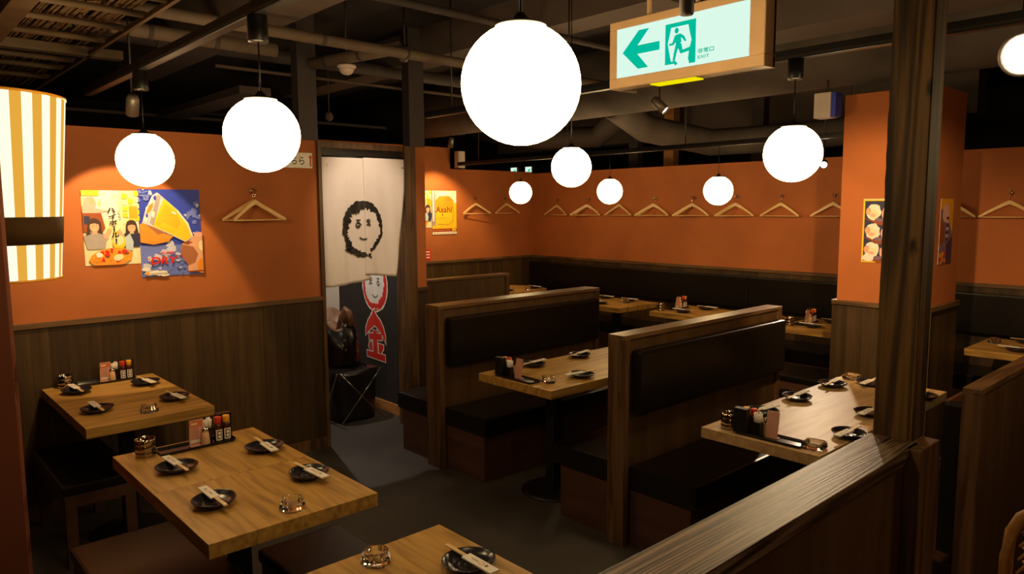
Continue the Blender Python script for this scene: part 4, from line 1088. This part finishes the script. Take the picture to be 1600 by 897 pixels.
spotlight((-3.258, 4.5, 2.44), (-2.0, 4.9, 1.2), 'pale cylinder spotlight slanting down under the big duct', 60, 48, .5, WARM, .13, .035, top=3.12)
spotlight((-2.965, 6.45, 2.10), (-1.35, 2.5, .6), 'distant spotlight shining like a star beside the right globe', 92, 40, .35, (1, .76, .50), .08, .032, 'lens_glow', top=3.12, radius=.02)
spotlight((-.425, 1.80, 2.045), (-.40, .75, 1.85), 'dazzling spotlight at the upper right edge of the picture', 5, 130, .8, (1, .86, .72), .08, .045, 'lens_glow', top=3.12)
spotlight((-1.10, 3.05, 2.27), (-1.85, 4.88, 1.25), 'added spotlight hidden behind the timber pillar to brighten the orange column', 170, 60, .6, WARM)  # extra lamp placed out of sight to light the column front
spotlight((-3.95, 2.68, 2.67), (-4.77, 2.9, 1.7), 'small spotlight under the ceiling pipe lighting the door curtain', 42, 50, .8, (1, .80, .60), .09, .028, top=3.12)
spotlight((-5.6, 2.75, 2.25), (-5.5, 3.2, .8), 'corridor spotlight behind the door curtain', 60, 110, .5, (1, .85, .68), .09, .03, top=3.12)

# big lagged duct and branches
def duct(name, label, pts, r, mat, cat, seg=20, grp=None, bands=0):
    c = Vector(pts[0]); t = thing(name, label, cat, c, grp)
    G().tube([Vector(p)-c for p in pts], r, seg).obj('pipe', mat, t)
    if bands:
        for i in range(1, bands+1):
            k = i/(bands+1); f = k*(len(pts)-1); j = int(f); q = Vector(pts[j]).lerp(Vector(pts[j+1]), f-j)-c; d = (Vector(pts[j+1])-Vector(pts[j])).normalized()*.012
            G().tube([q-d, q+d], r*1.07, seg).obj('clamp', 'pipe_dark', t)
    return t
duct('air_duct', 'large rough grey insulated duct running across the ceiling behind the exit sign', [(-9.5, 5.15, 2.86), (-5, 5.12, 2.85), (1.5, 5.05, 2.85)], .30, 'duct_grey', 'duct', 28)
duct('flexible_duct', 'curved grey duct sagging under the big duct above the far wall', [(-4.6, 5.5, 2.72), (-4.75, 6.2, 2.55), (-4.4, 6.9, 2.42), (-3.6, 7.2, 2.44), (-2.4, 7.3, 2.5)], .14, 'duct_grey', 'duct', 18)
duct('flexible_duct', 'short grey duct dipping behind the globe over the long table', [(-7.6, 6.2, 2.75), (-6.6, 6.5, 2.6), (-6.0, 6.9, 2.6), (-5.4, 6.6, 2.78)], .13, 'pipe_dark', 'duct', 18)
# long service pipes running away above the left wall
duct('ceiling_pipe', 'thick painted pipe with clamps running above the doorway posts', [(-3.9, .9, 2.71), (-3.9, 2.3, 2.70), (-3.88, 3.6, 2.69), (-3.8, 5.5, 2.70)], .032, 'pipe_grey', 'pipe', 12, 'ceiling pipes', 6)
duct('ceiling_pipe', 'pipe with clamps crossing above the second globe', [(-4.34, .55, 2.71), (-4.33, 1.3, 2.7), (-4.3, 2.0, 2.69)], .04, 'pipe_grey', 'pipe', 12, 'ceiling pipes', 3)
duct('ceiling_pipe', 'short pipe slanting towards the dome sensor', [(-4.95, 2.45, 2.74), (-4.45, 2.55, 2.74), (-3.95, 2.65, 2.74)], .04, 'pipe_grey', 'pipe', 12, 'ceiling pipes', 2)
duct('ceiling_pipe', 'long thin conduit below the pipes above the doorway', [(-5.0, 1.9, 2.69), (-5.0, 3.5, 2.69), (-4.95, 5.4, 2.69)], .012, 'pipe_grey', 'pipe', 8, 'ceiling pipes')
duct('ceiling_pipe', 'dark pipe left behind the reed screen', [(-5.2, .3, 2.85), (-5.2, 1.6, 2.85), (-5.2, 4.5, 2.85)], .05, 'pipe_dark', 'pipe', 12, 'ceiling pipes', 5)
duct('ceiling_pipe', 'thin horizontal conduit above the left wall behind the globes', [(-7.9, .6, 2.68), (-7.9, 3.4, 2.68)], .018, 'pipe_grey', 'pipe', 8, 'ceiling pipes')
duct('ceiling_pipe', 'long conduit deep in the dark ceiling above the doorway', [(-7.6, 2.4, 2.70), (-7.6, 6.6, 2.70)], .02, 'pipe_dark', 'pipe', 8, 'ceiling pipes')
duct('sprinkler_pipe', 'dark sprinkler pipe behind the exit sign', [(-3.0, 3.9, 2.95), (-2.0, 3.9, 2.95), (1.0, 3.9, 2.95)], .03, 'pipe_dark', 'pipe', 10, 'ceiling pipes', 3)
duct('sprinkler_pipe', 'dark branch pipe left of the largest globe', [(-3.45, 2.0, 2.86), (-3.45, 3.4, 2.86), (-3.45, 4.75, 2.86)], .022, 'pipe_dark', 'pipe', 10, 'ceiling pipes', 4)
for b6, lab in (((-6.6, -1.5, 1.72, 1.98, 2.80, 3.12), 'pale grey boxed beam above the second globe'), ((-7.2, -2.5, 3.4, 3.65, 2.88, 3.12), 'grey boxed beam above the doorway'), ((-2.9, 1.5, 4.2, 4.55, 2.78, 3.12), 'grey boxed beam between exit sign and duct'), ((-9.0, -2.2, 7.9, 8.2, 2.6, 3.12), 'dark beam beyond the far wall')):
    o = boxobj('ceiling_beam', 'beam_grey', b6); tag(o, lab, 'beam', 'boxed ceiling beams')
o = boxobj('cable_tray', 'beam_grey', (-7.6, -5.6, 2.3, 2.55, 2.62, 2.68)); tag(o, 'pale cable tray above the wall between two globes', 'tray')
# dome sensor
ds = thing('dome_sensor', 'white dome with beaded rim hanging under the ceiling above the doorway', 'sensor', (-4.45, 2.565, 2.665))
G().lathe([(0, .03), (.062, .03), (.064, .018), (.058, .010), (.0, .010)], 24).obj('collar', 'sensor_white', ds)
G().lathe([(.05, .010), (.048, -.006), (.038, -.022), (.02, -.032), (0, -.034)], 24).obj('dome', 'sensor_white', ds)
G().tube([(0, 0, .03), (0, 0, .455)], .006, 6).obj('stem', 'pipe_dark', ds)
sm = thing('pendant_sprinkler', 'small dim bulb-shaped fitting above the door curtain', 'sensor', (-5.6, 3.05, 2.51))
G().lathe([(0, -.05), (.03, -.03), (.034, 0), (.02, .03), (0, .03)], 16).obj('bulb', 'beam_grey', sm); G().tube([(0, 0, .03), (0, 0, .61)], .005, 6).obj('stem', 'pipe_dark', sm)
bx = thing('hanging_box', 'white box with blue side hanging left of the orange column', 'box', (-2.20, 4.80, 2.31))
G().box(-.065, .045, -.05, .05, 0, .16, .004).obj('body', 'box_white', bx); G().box(.045, .075, -.045, .045, .005, .155).obj('side_panel', 'ink_blue', bx); G().tube([(0, 0, .16), (0, 0, .245)], .006, 6).obj('rod', 'rail_metal', bx)
sp = thing('hanging_speaker', 'pale hanging box above the yellow beer poster', 'speaker', (-6.98, 5.52, 2.215))
G().box(-.04, .04, -.05, .05, 0, .20, .005).obj('body', 'box_white', sp); G().box(-.05, .05, -.06, .06, -.012, 0).obj('foot', 'black_plastic', sp); 
for x, lab in ((-8.70, 'tiny distant lit exit sign left of the smallest globe cord'), (-8.36, 'tiny distant lit exit sign right of the smallest globe cord')):
    e = thing('distant_exit_sign', lab, 'sign', (x, 8.0, 2.28), 'distant exit signs')
    G().box(-.075, .075, -.02, .02, 0, .10).obj('case', 'box_white', e)
    a = Art(); a.rect(-.07, .005, .07, .095, 'exit_panel'); a.poly([(-.02, .02), (.03, .02), (.05, .07), (.0, .05)], 'exit_green'); a.build('face', lambda u, v, l: (u, -.0205-l*.0005, v), e)
    G().tube([(0, 0, .1), (0, 0, .84)], .006, 6).obj('rod', 'rail_metal', e)

# ================================================================== EXIT SIGN
ex = thing('exit_sign', 'green and white running man exit sign with left arrow hanging from the ceiling', 'sign', (-1.222, 1.75, 2.095))
W, H = .508, .195
g = G()
for b6 in ((-.254, .254, 0, .055, 0, .030), (-.254, .254, 0, .055, .172, .195), (-.254, -.228, 0, .055, .030, .172), (.210, .254, 0, .055, .030, .172)): g.box(*b6, .002, 1)
g.box(-.254, .254, .045, .055, 0, .195); g.obj('frame', 'sign_frame', ex)
G().box(-.230, .212, .004, .012, .028, .174).obj('light_panel', 'exit_panel', ex)
a = Art()
X0, Y0, PW, PH = -.228, .030, .438, .142
def E_(pts): return [(X0+x*PW, Y0+y*PH) for x, y in pts]
a.poly(E_([(.05, .50), (.185, .90), (.27, .90), (.175, .60), (.355, .60), (.355, .43), (.175, .43), (.265, .13), (.18, .13)]), 'exit_green')
for p in ([(.40, .10), (.40, .88), (.63, .88), (.63, .80), (.445, .80), (.43, .62), (.42, .50), (.43, .36), (.445, .16), (.475, .10)], [(.63, .88), (.63, .06), (.585, .06), (.575, .16), (.585, .35), (.60, .50), (.585, .65), (.575, .80)]): a.poly(E_(p), 'exit_green')
a.oval(X0+.487*PW, Y0+.725*PH, .0115*PW*1.35, .055*PH, 'exit_green', 16)
for p in ([(.475, .64), (.515, .66), (.525, .50), (.505, .44), (.478, .50)], [(.475, .64), (.455, .50), (.432, .50), (.430, .46), (.468, .46), (.495, .58)], [(.515, .66), (.545, .60), (.562, .50), (.550, .49), (.530, .56), (.510, .60)],
          [(.485, .50), (.508, .44), (.490, .30), (.478, .16), (.460, .17), (.472, .34)], [(.490, .46), (.525, .47), (.535, .34), (.588, .37), (.592, .30), (.520, .27), (.505, .36)], [(.455, .155), (.475, .165), (.500, .09), (.482, .06)]): a.poly(E_(p), 'exit_green')
a.text('非常口', X0+.705*PW, Y0+.255*PH, .0125, 'exit_green', w=.050, bold=.0004); a.text('EXIT', X0+.69*PW, Y0+.14*PH, .0078, 'exit_green', w=.036, bold=.0003)
a.build('pictogram', lambda u, v, l: (u, .0038-l*.00012, v), ex)
G().box(-.105, .045, .006, .05, -.003, 0).obj('yellow_lamp', 'exit_yellow', ex)
for x in (-.13, .035): G().tube([(x, .03, .195), (x, .03, 1.025)], .007, 8).obj('rod', 'sign_frame', ex)
ht = thing('hanging_tube', 'short dark tube hanging in front of the exit sign', 'tube', (-.77, 1.12, 2.075))
G().lathe([(0, 0), (.0115, 0), (.013, .004), (.013, .09), (0, .09)], 16).obj('sleeve', 'pipe_dark', ht); G().tube([(0, 0, .09), (0, 0, 1.045)], .008, 8).obj('stem', 'pipe_dark', ht)

# ================================================================== STRIPED LANTERN (left edge)
ln = thing('striped_lantern', 'large cylindrical lantern with cream and yellow stripes and a dark band', 'lamp', (-2.985, .372, 1.505))
r = .228; n = 21; z0, z1 = 0, .615
def LR(z): return .180+.048*z/.61
def strip(z0, z1, m1, m2, nm_):
    g = G(); seg = n*4
    for i in range(seg):
        a0_, a1_ = 2*PI*i/seg, 2*PI*(i+1)/seg
        vs = [g.bm.verts.new((LR(z)*math.cos(q), LR(z)*math.sin(q), z)) for z in (z0, z1) for q in (a0_, a1_)]
        f = g.bm.faces.new((vs[0], vs[1], vs[3], vs[2])); f.material_index = 0 if (i % 4) < 2 else 1; f.smooth = True
    bmesh.ops.remove_doubles(g.bm, verts=g.bm.verts, dist=1e-5)
    return g.obj(nm_, [m1, m2], ln)
strip(.0, .125, 'lantern_white', 'lantern_yellow', 'lower_shade'); strip(.21, .615, 'lantern_white', 'lantern_yellow', 'upper_shade')
G().lathe([(LR(.122)+.003, .122), (LR(.21)+.003, .213), (LR(.21)-.002, .213), (LR(.122)-.002, .122)], 64, closed=True).obj('dark_band', 'lantern_band', ln)
for z in (0, .607):
    r = LR(z); G().lathe([(r+.003, z), (r+.003, z+.008), (r-.006, z+.008), (r-.006, z)], 64, closed=True).obj('rim', 'cap_yellow', ln)
G().lathe([(0, .59), (r-.008, .59), (r-.008, .595), (0, .595)], 48).obj('top_plate', 'black_metal', ln)
G().tube([(0, 0, .595), (0, 0, 1.11)], .006, 6).obj('cord', 'black_metal', ln)

# ================================================================== REED SCREEN (upper left)
rs = thing('reed_screen', 'brown reed mat on a bamboo pole grid hung under the ceiling at top left', 'screen', (-4.6, .6, 2.6))
g = G(); rng = random.Random(21)
y = -.45
while y < 1.075:
    x0 = -6.42
    while x0 < -2.9:
        x1 = x0+rng.uniform(.5, 1.4)
        if rng.random() > .06: g.tube([(x0+4.6, y-.6+rng.uniform(-.004, .004), .058+rng.uniform(-.006, .008)), (min(x1, -2.88)+4.6, y-.6+rng.uniform(-.008, .008), .056+rng.uniform(-.006, .010))], rng.uniform(.004, .0072), 5, 0, False)
        x0 = x1+.004
    y += rng.uniform(.010, .017)
g.obj('reeds', 'reed', rs, kind='stuff')
for x in (-3.35, -3.67, -4.0, -4.35, -5.04, -5.34, -5.76): G().tube([(x+4.6, -.95, .025), (x+4.6, .49, .025)], .016, 8).obj('bamboo_pole', 'bamboo_pole', rs)
G().box(-4.78+4.6, -4.70+4.6, -.95, .66, 0, .05, .004).obj('cross_beam', 'bamboo_pole', rs)
G().box(-1.85, 1.75, .478, .497, .0, .024, .002).obj('edge_strip', 'bamboo_pole', rs)
G().box(-1.85, 1.75, -.04, .05, -.02, .05, .004).obj('long_beam', 'bamboo_pole', rs)
for x in (-6.2, -4.74, -3.2): G().tube([(x+4.6, .3, .06), (x+4.6, .3, .52)], .005, 6).obj('hanging_rod', 'rail_metal', rs)
